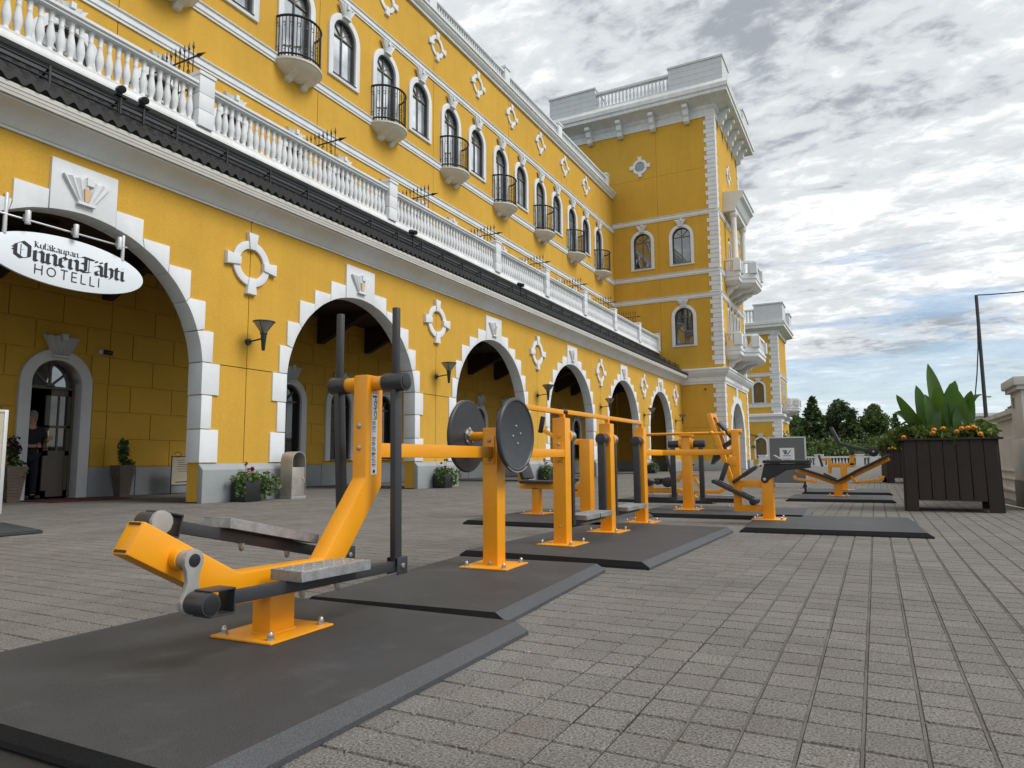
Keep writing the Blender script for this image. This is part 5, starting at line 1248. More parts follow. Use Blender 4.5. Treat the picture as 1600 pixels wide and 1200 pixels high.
def blackletter(mb, txt, u0, u1, v, xh, nib=0.115, d=0.0):
    tot = sum(GL[c][0] for c in txt)-0.12; s = (u1-u0)/tot; cu = u0; lay = 0
    for ch in txt:
        adv, st, hair = GL[ch]
        for strokes, w in ((st, nib), (hair, nib*0.22)):
            n = Vector((math.cos(R(38)), math.sin(R(38))))*w
            for pl in strokes:
                for a, b in zip(pl, pl[1:]):
                    a, b = Vector(a), Vector(b); m = Vector((-n.y, n.x))*0.16
                    if abs((b-a).normalized().cross(n.normalized()) if False else ((b-a).x*n.y-(b-a).y*n.x)) < 0.02*(b-a).length*w: P = [a-n+m, b+n+m, b+n-m, a-n-m]
                    else: P = [a-n, a+n, b+n, b-n]
                    lay += 1; dd = d+0.0003*(lay % 9)
                    mb.sheet([q3(cu+p.x*s, dd, v+p.y*xh) for p in P])
        cu += adv*s
def sign():
    FS = Face(T(-10.36, 0, 0, PI/2), None); uc, vc, a, b = 5.86, 3.62, 1.14, 0.375
    o = empty('hotel_sign', (-10.36, uc, vc-b), 'white oval hotel sign hanging in the nearest arch', 'sign')
    n = 64; E_ = [(uc+a*math.cos(2*PI*i/n), vc+b*math.sin(2*PI*i/n)) for i in range(n)]
    mb = MB(); mb.prism([q3(u, -0.05, v) for u, v in E_], [q3(u, 0.0, v) for u, v in E_]); face = put('sign_face', mb, 'signface', o, 0.006, 30, FS.xf)
    mb = MB(); blackletter(mb, 'OnnenTähti', 5.10, 6.68, 3.54, 0.165, 0.125, 0.004); tag(put('lettering', mb, 'ink', face, xf=FS.xf), 'black gothic lettering OnnenTähti', kind='stuff')
    mb = MB(); blackletter(mb, 'Kyläkaupan', 5.35, 5.96, 3.74, 0.064, 0.095, 0.004); tag(put('lettering', mb, 'ink', face, xf=FS.xf), 'small black gothic lettering Kyläkaupan', kind='stuff')
    # HOTELLI in thin sans strokes
    mb = MB(); u, H, t, lay = 5.37, 0.138, 0.0155, 0
    def st(p, q):
        nonlocal lay
        lay += 1; mb.bar(q3(p[0], 0.004+0.0003*(lay % 7), 3.365+p[1]), q3(q[0], 0.004+0.0003*(lay % 7), 3.365+q[1]), 0.002, t, up=(0, 0, 1) if abs(q[0]-p[0]) > 0.001 else (1, 0, 0))
    for ch in 'HOTELLI':
        if ch == 'H': w = 0.095; st((u, 0), (u, H)); st((u+w, 0), (u+w, H)); st((u, H/2), (u+w, H/2))
        elif ch == 'O':
            w = 0.13; P = [(u+w/2+w/2*math.cos(2*PI*i/20), 3.365+H/2+H/2*math.sin(2*PI*i/20)) for i in range(20)]; Q = [(u+w/2+(w/2-t)*math.cos(2*PI*i/20), 3.365+H/2+(H/2-t)*math.sin(2*PI*i/20)) for i in range(20)]
            band(Q, P, 0.003, 0.005, True, mb)
        elif ch == 'T': w = 0.10; st((u, H), (u+w, H)); st((u+w/2, 0), (u+w/2, H))
        elif ch == 'E': w = 0.075; st((u, 0), (u, H)); st((u, H), (u+w, H)); st((u, H/2), (u+w*0.9, H/2)); st((u, 0), (u+w, 0))
        elif ch == 'L': w = 0.07; st((u, 0), (u, H)); st((u, 0), (u+w, 0))
        else: w = 0.0; st((u, 0), (u, H))
        u += w+0.062
    tag(put('lettering', mb, 'ink', face, xf=FS.xf), 'thin black capitals HOTELLI', kind='stuff')
    # hanger and three lamps
    h = rod(o, (-10.36, 4.88, 4.10), (-10.36, 6.70, 4.10), 0.014, 'alu', 'lamp_rail')
    for u in (4.96, 6.64): rod(o, (-10.375, u, vc+b*math.sqrt(1-((u-uc)/a)**2)-0.02), (-10.375, u, 4.40 if u < 5 else 4.28), 0.028, 'alu', 'hanger')
    for u in (5.20, 5.86, 6.53):
        l = rod(o, (-10.29, u, 4.02), (-10.29, u, 4.21), 0.038, 'alu', 'sign_lamp'); rod(l, (-10.29, u, 4.035), (-10.29, u, 4.045), 0.040, 'castal', 'lamp_ring'); mb = MB(); mb.box((-10.33, u, 4.11), (0.05, 0.06, 0.10)); put('lamp_bracket', mb, 'alu', l, 0.004)
sign()

# ================================================================== wall lamps
WORD = ['first', 'second', 'third', 'fourth', 'fifth', 'sixth']
def wall_lamp(k, u, v):
    o = empty('wall_lamp', (AX, u, v-0.2), 'black torch shaped wall lamp on the %s pier from the hotel sign' % WORD[k], 'lamp', 'torch lamps along the arcade')
    x = AX
    rod(o, (x, u, v), (x+0.05, u, v), 0.062, 'anth', 'wall_plate', 16); rod(o, (x+0.05, u, v), (x+0.40, u, v+0.03), 0.016, 'anth', 'arm', 10)
    mb = MB(); mb.lathe([(0.022, -0.23), (0.030, -0.22), (0.055, 0.06), (0.07, 0.10), (0.06, 0.12)], 14, (x+0.42, u, v+0.03)); put('stem', mb, 'anth', o, 0, 40)
    mb = MB(); mb.lathe([(0.06, 0.12), (0.19, 0.30), (0.185, 0.30), (0.055, 0.125)], 18, (x+0.42, u, v+0.03)); put('shade', mb, 'lampglass', o, 0, 40)
    mb = MB(); mb.lathe([(0.185, 0.298), (0.205, 0.302), (0.205, 0.318), (0.10, 0.335), (0.001, 0.345)], 18, (x+0.42, u, v+0.03)); put('lamp_cap', mb, 'anth', o, 0, 40)
    for a in range(4): t = a*PI/2+0.4; mbx = MB(); mbx.cyl((x+0.42+0.06*math.cos(t), u+0.06*math.sin(t), v+0.15), (x+0.42+0.195*math.cos(t), u+0.195*math.sin(t), v+0.335), 0.007, n=6); put('shade_rib', mbx, 'anth', o)
for k in range(6): wall_lamp(k, CEN[k]+SP/2+(0.0), 2.96)

# security cameras
def sec_cam(loc, d, label):
    o = empty('security_camera', loc, label, 'camera'); p = Vector(loc); d = Vector(d).normalized(); n = Vector((d.x, d.y, 0)).normalized()
    mb = MB(); mb.cyl(p, p+Vector((n.x*0.08, n.y*0.08, 0)), 0.055, n=14); put('mount', mb, 'paper', o, 0.004, 40)
    mb = MB(); mb.cyl(p+n*0.09, p+n*0.09+d*0.17, 0.05, n=14); b = put('camera_body', mb, 'anth', o, 0.006, 40); mb = MB(); mb.cyl(p+n*0.09+d*0.169, p+n*0.09+d*0.175, 0.036, n=14); put('lens', mb, 'plastic', b)
sec_cam((UX+0.03, 8.93, 3.07), (0.6, 0.75, -0.15), 'small security camera on the wall right of the door')
sec_cam((-8.95, 42.66, 4.95), (0.2, -0.9, -0.3), 'small white security camera under the tower cornice')
# spotlights on the snow guard
for k, (y, lab) in enumerate(((6.55, 'black roof spotlight left of a pair, above the nearest arch'), (6.95, 'black roof spotlight right of a pair, above the nearest arch'), (14.6, 'black roof spotlight above the second arch pier'), (20.9, 'black roof spotlight above the third arch pier'))):
    o = empty('roof_spotlight', (-10.45, y, 6.35), lab, 'spotlight', 'spotlights on the pent roof')
    mb = MB(); mb.bar((-10.50, y, 6.30), (-10.50, y, 6.66), 0.03, 0.03); put('bracket', mb, 'iron', o)
    rod(o, (-10.38, y-0.06, 6.66), (-10.62, y+0.04, 6.76), 0.062, 'plastic', 'lamp_head', 14); mb = MB(); mb.box((-10.5, y, 6.60), (0.07, 0.19, 0.02)); put('yoke', mb, 'iron', o)

# ================================================================== leaves
def leaves(mb, pts, size, rnd, flat=0.0, asp=1.7):
    for p in pts:
        d = Vector((rnd.gauss(0, 1), rnd.gauss(0, 1), rnd.gauss(0, 1)*(1-flat))).normalized(); e = Vector((rnd.gauss(0, 1), rnd.gauss(0, 1), rnd.gauss(0, 1))).cross(d).normalized()
        s = size*rnd.uniform(0.6, 1.3); a = d*s*0.5*asp; b = e*s*0.5; p = Vector(p)
        mb.add([p-a, p+b*0.9-a*0.1, p+a, p-b*0.9-a*0.1], [(0, 1, 2, 3)])
def clump(c, r, n, rnd, shell=0.5):
    out = []
    for _ in range(n):
        d = Vector((rnd.gauss(0, 1), rnd.gauss(0, 1), rnd.gauss(0, 1))).normalized(); k = rnd.random()**shell
        out.append((c[0]+d.x*r[0]*k, c[1]+d.y*r[1]*k, c[2]+d.z*r[2]*k))
    return out
def raw(name, mb, mat, parent, kind=None):
    me = mb.mesh(name, normals=False); setmat(me, mat); o = inst(name, me, T(), None)
    COL.objects.unlink(o); o2 = o
    if mb.v:
        xs, ys, zs = zip(*mb.v); c = Vector(((min(xs)+max(xs))/2, (min(ys)+max(ys))/2, min(zs)))
        me.transform(Matrix.Translation(-c))
    link(o, parent, Matrix.Translation(c)); return tag(o, kind=kind)

# ---- flower boxes by the piers
def flower_box(k, x, y, lab, big=1.0, side=0.35):
    rnd = random.Random(20+k)
    o = empty('flower_box', (x, y, 0), lab, 'planter', 'black flower boxes beside the arcade piers')
    mb = MB(); mb.box((x, y, 0.19), (0.36, 0.36, 0.37)); put('box', mb, 'plastic', o, 0.008)
    lf = MB()
    leaves(lf, clump((x+0.02, y+side, 0.28), (0.24, 0.42*big, 0.25), 420, rnd), 0.055, rnd); leaves(lf, clump((x, y, 0.42), (0.24, 0.30, 0.12), 200, rnd), 0.055, rnd); leaves(lf, clump((x+0.1, y-0.2, 0.25), (0.12, 0.12, 0.2), 90, rnd), 0.05, rnd)
    raw('foliage', lf, 'ivy', o, 'stuff')
    fl = MB()
    for _ in range(4):
        a = (x+rnd.uniform(-0.1, 0.1), y+rnd.uniform(-0.1, 0.15)); h = rnd.uniform(0.55, 0.74); fl.cyl((a[0], a[1], 0.4), (a[0], a[1]+0.03, h), 0.005, n=4); leaves(fl, clump((a[0], a[1]+0.03, h), (0.04, 0.04, 0.03), 14, rnd), 0.035, rnd)
    raw('flower_stems', fl, 'pinkfl', o, 'stuff')
labs = ['black flower box with trailing plants beside the steel litter bin', 'black flower box at the second pier right of the tall handles', 'black flower box seen between disc and swing post', 'black flower box behind the swing machine posts', 'black flower box behind the twin pedal swing']
for k in range(5): flower_box(k, -10.05, CEN[k]+SP/2-0.22+(0.05*k), labs[k])

# ---- litter bin
def bin_():
    x, y = -9.98, 10.02
    o = empty('litter_bin', (x, y, 0), 'brushed steel litter bin with rounded hood by the pier', 'litter bin')
    w, d = 0.36, 0.30
    def outline(h0, r): return [(-r, h0)] + arc(0, 0.72, r, PI, 0, 12) + [(r, h0)]
    xf = T(x, y, 0, PI/2)
    mb = MB(); band(outline(0.06, w/2-0.015), outline(0.06, w/2), -d/2, d/2, mb=mb); put('hood', mb, 'tansteel', o, 0.003, 40, xf)
    mb = MB(); fbox(mb, -w/2+0.02, w/2-0.02, -d/2+0.01, d/2-0.01, 0.06, 0.60); b = put('door_panel', mb, 'tansteel', o, 0.004, 0, xf)
    mb = MB(); fbox(mb, -w/2+0.015, w/2-0.015, -d/2+0.02, -d/2+0.03, 0.55, 0.86); put('back_panel', mb, 'tansteel', o, 0, 0, xf)
    mb = MB(); fbox(mb, -w/2-0.01, w/2+0.01, -d/2-0.01, d/2+0.01, 0.0, 0.055); put('base', mb, 'castal', o, 0.004, 0, xf)
    mb = MB(); mb.tube([q3(0.11, d/2, 0.40), q3(0.135, d/2+0.02, 0.37), q3(0.135, d/2+0.02, 0.31), q3(0.11, d/2, 0.28)], 0.006, 6); put('handle', mb, 'steel', b, 0, 40, xf)
bin_()

# ---- things inside the arcade
def tall_pot(x, y, lab, seed, burg=False):
    rnd = random.Random(seed); o = empty('tall_pot', (x, y, 0), lab, 'pot', 'tall tapered pots beside the hotel door')
    mb = MB()
    for k in range(12):
        z0, z1 = 0.055*k, 0.055*(k+1)-0.004; a, b = 0.105+0.006*k, 0.105+0.006*(k+0.9)
        mb.prism([(x-a, y-a, z0), (x+a, y-a, z0), (x+a, y+a, z0), (x-a, y+a, z0)], [(x-b, y-b, z1), (x+b, y-b, z1), (x+b, y+b, z1), (x-b, y+b, z1)])
    tag(put('pot_body', mb, 'wicker', o), kind='stuff')
    mb = MB(); leaves(mb, clump((x, y, 0.82), (0.09, 0.10, 0.26), 220, rnd), 0.055, rnd); leaves(mb, clump((x+0.10, y+0.10, 0.58), (0.08, 0.10, 0.24), 150, rnd), 0.05, rnd); raw('foliage', mb, 'ivy', o, 'stuff')
    mb = MB(); leaves(mb, clump((x, y, 1.02), (0.12, 0.13, 0.20), 170, rnd), 0.055, rnd); raw('dark_foliage', mb, 'burg' if burg else 'spruce', o, 'stuff')
    mb = MB(); mb.cyl((x, y, 0.6), (x, y, 1.0), 0.012, n=6); put('stem', mb, 'bark', o)
tall_pot(-14.2, 7.22, 'tall ribbed pot with dark leaves left of the open door', 31, True); tall_pot(-14.2, 9.36, 'tall ribbed pot with slim plant right of the door', 32)
def menu_stand():
    x, y = -13.95, 10.62; o = empty('menu_stand', (x, y, 0), 'black framed beige notice stand with scroll top inside the arcade', 'notice stand')
    mb = MB(); mb.box((x, y, 0.52), (0.015, 0.56, 0.60)); b = put('board', mb, 'menu', o)
    pr = MB()
    for i in range(6): pr.box((x+0.0085, y, 0.76-0.05*i), (0.001, 0.34-0.04*(i % 3), 0.010))
    pr.box((x+0.0085, y, 0.27), (0.001, 0.36, 0.02)); tag(put('print', pr, 'ink', b), kind='stuff')
    for s in (-1, 1): rod(o, (x, y+s*0.29, 0), (x, y+s*0.29, 0.86), 0.012, 'iron', 'leg', 8)
    for z in (0.20, 0.84): rod(o, (x, y-0.29, z), (x, y+0.29, z), 0.010, 'iron', 'rail', 8)
    for s in (-1, 1):
        mb = MB(); mb.tube([(x, y+s*(0.14+0.09*math.cos(t*0.5)), 0.88+0.06*math.sin(t*0.5)) for t in range(11)], 0.007, 6); put('scroll', mb, 'iron', o)
menu_stand()
mb = MB(); mb.box((-13.75, 8.15, 0.008), (1.2, 1.5, 0.012)); tag(put('door_carpet', mb, 'red'), 'dark red carpet in front of the hotel door', 'carpet')

def poster_stand():
    x, y = -7.86, 3.55; o = empty('poster_stand', (x, y, 0), 'white framed poster stand with dark base at the left edge', 'poster stand')
    mb = MB(); P = [(-0.34, -0.60), (0.34, -0.60), (0.34, 0.60), (-0.34, 0.60)]; Q = [(-0.16, -0.34), (0.16, -0.34), (0.16, 0.34), (-0.16, 0.34)]
    mb.prism([(x+a, y+b, 0.0) for a, b in P], [(x+a, y+b, 0.03) for a, b in P]); mb.prism([(x+a, y+b, 0.031) for a, b in P], [(x+c, y+d, 0.12) for c, d in Q]); put('base', mb, 'anth', o, 0.012)
    for s in (-1, 1): mb = MB(); mb.bar((x, y+s*0.35, 0.20), (x+0.0, y+s*0.35, 1.25), 0.035, 0.03, up=(1, 0, 0)); put('side_rail', mb, 'alu', o, 0.004)
    for z in (0.215, 1.235): mb = MB(); mb.bar((x, y-0.335, z), (x, y+0.335, z), 0.03, 0.03); put('cross_rail', mb, 'alu', o, 0.003)
    mb = MB(); mb.box((x, y, 0.725), (0.012, 0.67, 0.99)); put('poster', mb, 'menu', o)
    for s in (-1, 1): rod(o, (x, y+s*0.2, 0.06), (x, y+s*0.2, 0.22), 0.015, 'alu', 'spring_foot', 10)
poster_stand()

# ---- person in the doorway
def person():
    X, Y = -14.80, 7.80
    o = empty('person', (X, Y, 0), 'person in black shirt and glasses standing in the dark doorway', 'person')
    def skin(name, verts, edges, radii, mat, root=0, sub=2):
        me = bpy.data.meshes.new(name); me.from_pydata(verts, edges, []); setmat(me, mat); ob = bpy.data.objects.new(name, me); link(ob, o, T(X, Y, 0))
        ob.modifiers.new('skin', 'SKIN'); sv = me.skin_vertices[0].data
        for i, r in enumerate(radii): sv[i].radius = r if isinstance(r, tuple) else (r, r); sv[i].use_root = (i == root)
        s = ob.modifiers.new('sub', 'SUBSURF'); s.levels = sub; s.render_levels = sub; me.shade_smooth(); return ob
    # continuous body: pelvis, spine, neck, head, legs, arms reaching towards the door handle
    V = [(0, 0, 0.90), (0.0, 0, 1.12), (0.02, 0, 1.34), (0.03, 0, 1.46), (0.05, 0, 1.54), (0.07, 0, 1.62), (0.06, 0, 1.69),
         (0, -0.09, 0.84), (0.02, -0.10, 0.46), (0, -0.10, 0.08), (0.13, -0.11, 0.03), (0, 0.09, 0.84), (0.02, 0.10, 0.46), (0, 0.10, 0.08), (0.13, 0.11, 0.03),
         (0.02, -0.19, 1.38), (0.04, -0.25, 1.11), (0.22, -0.10, 1.04), (0.27, 0.0, 1.05),
         (0.02, 0.19, 1.38), (0.05, 0.26, 1.14), (0.20, 0.22, 1.16), (0.22, 0.24, 1.20)]
    E_ = [(0, 1), (1, 2), (2, 3), (3, 4), (4, 5), (5, 6), (0, 7), (7, 8), (8, 9), (9, 10), (0, 11), (11, 12), (12, 13), (13, 14), (2, 15), (15, 16), (16, 17), (17, 18), (2, 19), (19, 20), (20, 21), (21, 22)]
    Rr = [(0.13, 0.11), (0.14, 0.11), (0.15, 0.10), (0.055, 0.055), (0.075, 0.065), (0.098, 0.078), (0.075, 0.06), 0.085, 0.058, 0.042, 0.038, 0.085, 0.058, 0.042, 0.038, 0.062, 0.045, 0.034, 0.036, 0.062, 0.045, 0.034, 0.036]
    body = skin('body', V, E_, Rr, 'skin')
    sv = [V[i] for i in (0, 1, 2, 15, 16, 19, 20)]; sv[0] = (0, 0, 0.80)
    skin('shirt', sv, [(0, 1), (1, 2), (2, 3), (3, 4), (2, 5), (5, 6)], [(0.18, 0.15), (0.185, 0.15), (0.185, 0.13), 0.085, 0.066, 0.085, 0.066], 'cloth')
    skin('trousers', [V[0], V[7], V[8], V[9], V[11], V[12], V[13]], [(0, 1), (1, 2), (2, 3), (0, 4), (4, 5), (5, 6)], [(0.145, 0.125), 0.10, 0.075, 0.065, 0.10, 0.075, 0.065], 'jeans')
    mb = MB(); mb.lathe([(0.001, 0.115), (0.06, 0.10), (0.088, 0.06), (0.095, 0.02), (0.09, -0.01)], 14, (X+0.045, Y, 1.645)); put('hair', mb, 'hair', o, 0, 60)
    for s in (-1, 1): mb = MB(); mb.tube([(X+0.163, Y+s*0.033+0.024*math.cos(t*PI/6), 1.615+0.018*math.sin(t*PI/6)) for t in range(12)], 0.003, 5, True); put('glasses', mb, 'iron', o)
    mb = MB(); mb.bar((X+0.15, Y, 1.61), (X+0.172, Y, 1.585), 0.022, 0.02); put('nose', mb, 'skin', body, 0.006)
    mb = MB(); mb.box((X+0.15, Y, 1.553), (0.012, 0.05, 0.008)); put('mouth', mb, 'red', body)
    for sy in (-1, 1): mb = MB(); mb.box((X+0.065, Y+sy*0.105, 0.045), (0.28, 0.10, 0.088)); put('shoe', mb, 'plastic', o, 0.03)
    # fingers of the two hands
    for (hx, hy, hz, dy) in ((0.27, 0.0, 1.05, 1), (0.22, 0.24, 1.20, 1)):
        for k in range(4):
            mb = MB(); zz = hz+0.025-0.017*k; mb.tube([(X+hx+0.01, Y+hy, zz), (X+hx+0.03, Y+hy+0.04*dy, zz), (X+hx+0.012, Y+hy+0.065*dy, zz-0.004)], [0.009, 0.0085, 0.007], 6); put('finger', mb, 'skin', body, 0, 60)
        mb = MB(); mb.tube([(X+hx, Y+hy-0.01, hz+0.03), (X+hx+0.01, Y+hy+0.02, hz+0.055), (X+hx+0.015, Y+hy+0.05, hz+0.06)], [0.010, 0.009, 0.008], 6); put('thumb', mb, 'skin', body, 0, 60)
person()

# ================================================================== right-hand side: planters, parapet, pole
def canna_leaf(mb, b, tip, W_, bow, face, rnd):
    """broad blade along a curve from b to tip; face = heading of its upper side"""
    n = 10; b, tip = Vector(b), Vector(tip); c = (b+tip)/2 + Vector((bow*(1 if tip.x > b.x else -1)*-0.5, 0, abs(bow)*0.9+0.06)); rows = []
    s0 = Vector((math.cos(face), math.sin(face), 0))
    for i in range(n+1):
        t = i/n; p = b*(1-t)**2 + c*2*t*(1-t) + tip*t*t; d = (c-b)*(1-t)+(tip-c)*t; d.normalize()
        side = (s0 - d*s0.dot(d)).normalized(); nrm = side.cross(d)
        w = W_*(0.10+0.90*math.sin(PI*min(1.0, 0.02+0.98*t**0.8))**0.8) if i < n else 0.004
        wv = [rnd.uniform(-0.006, 0.006) for _ in range(2)]
        rows.append([p-side*w+nrm*(0.24*w+wv[0]), p-side*w*0.5+nrm*0.09*w, p.copy(), p+side*w*0.5+nrm*0.09*w, p+side*w+nrm*(0.24*w+wv[1])])
    mb.add([q for r in rows for q in r], [(i*5+j, i*5+j+1, i*5+6+j, i*5+5+j) for i in range(n) for j in range(4)])
def wood_planter(cx, cy, rz, w, d, h, label, full, seed, tray=0.0):
    rnd = random.Random(seed); o = empty('wooden_planter', (cx, cy, 0), label, 'planter', 'dark wooden planters by the parapet', rz); Mx = WM[o]
    zb = 0.145; nb = 7
    for face in range(4):
        W_, D_ = (w, d) if face % 2 == 0 else (d, w); Rz = Matrix.Rotation(face*PI/2, 4, 'Z')
        bw = (W_-0.04)/nb
        for i in range(nb):
            leg = i in (0, nb-1); z0 = 0.0 if leg else zb+rnd.uniform(-0.004, 0.004); u = -W_/2+0.02+bw*(i+0.5)
            mb = MB(); fl = 0.016; g = 0.0022
            a0, a1, b0, b1 = u-bw/2+g, u+bw/2-g, u-bw/2+g, u+bw/2-g
            k0 = (1-z0/h)*fl*u/(W_/2); y0 = -D_/2-(1-z0/h)*fl; y1 = -D_/2
            bt = [(a0+k0, y0, z0), (a1+k0, y0, z0), (a1+k0, y0+0.03, z0), (a0+k0, y0+0.03, z0)]; tp = [(b0, y1, h), (b1, y1, h), (b1, y1+0.03, h), (b0, y1+0.03, h)]
            mb.prism(bt, tp); put('board', mb, 'planter', o, 0.003, xf=Mx @ Rz, seg=1)
    for face in range(4):
        W_, D_ = (w, d) if face % 2 == 0 else (d, w); mb = MB(); mb.box((0, -D_/2+0.015, h+0.014), (W_+0.10, 0.10, 0.026)); put('rim', mb, 'planter', o, 0.004, xf=Mx @ Matrix.Rotation(face*PI/2, 4, 'Z') @ Matrix.Translation((0, 0, 0.001*(face % 2))))
    mb = MB(); mb.box((0, 0, h-0.08), (w-0.05, d-0.05, 0.10)); put('soil', mb, 'soil', o, xf=Mx)
    mb = MB(); mb.box((0, 0, zb+0.02), (w-0.05, d-0.05, 0.03)); put('bottom', mb, 'planter', o, xf=Mx)
    def W3(x, y, z): return Mx @ Vector((x, y, z))
    if full:
        spec = [(-0.26, 0.0, -0.60, 0.40, 0.085, 0.16), (-0.24, -0.08, -0.56, 0.64, 0.085, -0.02), (-0.18, 0.04, -0.31, 0.78, 0.095, 0.0), (-0.14, -0.12, -0.22, 0.63, 0.105, 0.03), (-0.20, -0.15, -0.05, 0.40, 0.09, 0.05),
                (0.02, 0.08, -0.15, 1.08, 0.105, -0.03), (0.0, -0.05, -0.08, 0.74, 0.14, 0.04), (0.06, 0.10, 0.16, 0.82, 0.12, 0.10), (0.16, -0.08, 0.08, 0.76, 0.145, 0.02), (0.18, -0.02, 0.32, 0.66, 0.13, 0.06), (0.20, -0.14, 0.20, 0.50, 0.13, 0.02),
                (0.22, 0.02, 0.46, 0.60, 0.08, 0.26), (0.26, -0.10, 0.60, 0.20, 0.08, 0.20), (-0.30, -0.1, -0.55, 0.22, 0.07, 0.22)]
        for (x, y, tx, tz, W_, bow) in spec:
            mb = MB(); canna_leaf(mb, W3(x, y, h-0.02), W3(tx, y+rnd.uniform(-0.12, 0.08), h+tz), W_, bow, rz+rnd.uniform(-0.8, 0.8), rnd); me_o = raw('canna_leaf', mb, 'canna', o); me_o.data.shade_smooth()
        for (x, y, tx, tz, W_, bow) in spec[::3]: mb = MB(); mb.cyl(W3(x, y, h-0.05), W3(x+(tx-x)*0.2, y, h+0.2), 0.016, 0.012, 8); put('stem', mb, 'canna', o)
    lf = MB(); gl = [(-0.42, -0.1, 0.10), (-0.30, -0.28, 0.06), (0.40, -0.1, 0.10), (0.30, -0.25, 0.08), (0.0, -0.30, 0.03), (-0.2, 0.2, 0.1), (0.3, 0.25, 0.1), (-0.5, 0.1, 0.05)]
    if not full: gl = [(x, y, z+0.10) for x, y, z in gl] + [(-0.3, 0.1, 0.34), (0.1, 0, 0.40), (0.35, 0.1, 0.30)]
    for x, y, z in gl:
        c = W3(x*w/1.1, y*d/0.9, h+z); leaves(lf, clump(c, (0.20, 0.18, 0.14 if full else 0.22), 420, rnd), 0.045, rnd, asp=2.6)
    raw('feathery_foliage', lf, 'fern' if full else 'hedge', o, 'stuff')
    fs_ = [(-0.17, -0.38, 0.10), (-0.05, -0.37, 0.155), (-0.155, -0.36, 0.14), (0.10, -0.40, 0.11), (0.16, -0.38, 0.15), (0.23, -0.38, 0.155), (0.29, -0.37, 0.165), (0.31, -0.36, 0.15), (0.36, -0.40, 0.075), (-0.52, -0.35, 0.05)] if full else [(-0.48, -0.40, 0.06), (-0.40, -0.42, 0.08), (-0.33, -0.42, 0.05)]
    for x, y, z in fs_:
        mb = MB(); c = W3(x*w/1.1, y*d/0.9-0.03, h+z)
        for ring in range(4):
            n = 9-ring; r = 0.029-0.007*ring
            for k in range(n):
                a = 2*PI*k/n+ring*0.4+rnd.uniform(-0.15, 0.15); p = c+Vector((math.cos(a)*r, -0.007*ring, math.sin(a)*r*0.85)); q = c+Vector((math.cos(a)*r*0.35, -0.012*ring-0.006, math.sin(a)*r*0.3)); t = Vector((-math.sin(a), 0, math.cos(a)))*0.010
                mb.add([q-t*0.4, p-t, p+t*0.2+(p-q)*0.18, p+t, q+t*0.4], [(0, 1, 2, 3, 4)])
        raw('marigold_flower', mb, 'marigold', o)
wood_planter(0.865, 11.10, R(-1.5), 1.07, 0.90, 0.925, 'large dark wooden planter with tall canna leaves and orange marigolds', True, 4)
wood_planter(0.75, 22.6, R(8), 1.10, 1.0, 0.90, 'second dark wooden planter with bushy green shrub, behind the large one', False, 9)
def parapet():
    o = empty('parapet_wall', (1.95, 30, 0), 'pale cream parapet wall running along the right side of the terrace', 'wall')
    Fp = Face(T(1.95, 0, 0, -PI/2), o)   # u runs towards -y, outward is -x
    def U(y): return -y
    mb = MB(); fbox(mb, U(64), U(12.25), -0.22, 0.0, 0.0, 1.30); Fp.put('wall_body', mb, 'concrete')
    mb = MB(); prof(mb, [(-0.30, 1.30), (0.05, 1.30), (0.05, 1.33), (0.10, 1.36), (0.10, 1.43), (-0.32, 1.46)], U(64), U(12.25)); Fp.put('coping', mb, 'concrete')
    for v, t in ((0.16, 0.035), (0.34, 0.03), (0.47, 0.025)): mb = MB(); fbox(mb, U(64), U(12.25), 0.0, 0.05 if v < 0.3 else 0.03, v, v+t); Fp.put('wall_moulding', mb, 'concrete')
    for y in (18.5, 25, 31.5, 38, 44.5, 51): mb = MB(); fbox(mb, U(y+0.3), U(y-0.3), -0.3, 0.16, 0, 1.5); Fp.put('pilaster', mb, 'concrete', bevel=0.01)
    c = empty('parapet_column', (2.02, 11.75, 0), 'pale cream square column with capped top at the right edge', 'column')
    mb = MB(); mb.box((2.02, 11.75, 0.19), (0.56, 0.92, 0.38)); put('dark_base', mb, 'darkgranite', c, 0.01)
    mb = MB(); mb.box((2.02, 11.75, 0.66), (0.54, 0.90, 0.56)); put('lower_shaft', mb, 'concrete', c, 0.008)
    mb = MB(); mb.box((2.02, 11.75, 1.27), (0.50, 0.84, 0.66)); sh = put('upper_shaft', mb, 'concrete', c, 0.008)
    mb = MB(); mb.box((2.02, 11.75, 1.625), (0.60, 0.98, 0.06)); put('cap_mould', mb, 'concrete', c, 0.008); mb = MB(); mb.box((2.02, 11.75, 1.71), (0.68, 1.06, 0.12)); put('cap', mb, 'concrete', c, 0.02)
    for i in range(6): mb = MB(); mb.box((1.763, 11.95, 1.40+0.025*i), (0.02, 0.16, 0.010)); put('vent_slat', mb, 'castal', sh)
    mb = MB(); mb.tube([(1.5, 11.6, 0.965), (1.62, 11.7, 0.955), (1.77, 11.8, 0.99)], 0.006, 6); tag(put('string', mb, 'paper'), 'thin pale cord between planter and column', 'cord')
    mb = MB(); mb.tube([(1.62, 12.6, 0.012), (1.66, 12.0, 0.012), (1.70, 11.4, 0.02), (1.72, 10.8, 0.012), (1.69, 10.2, 0.012)], 0.012, 8); tag(put('floor_cable', mb, 'paper', smooth=50), 'white cable lying on the paving by the column', 'cable')
parapet()
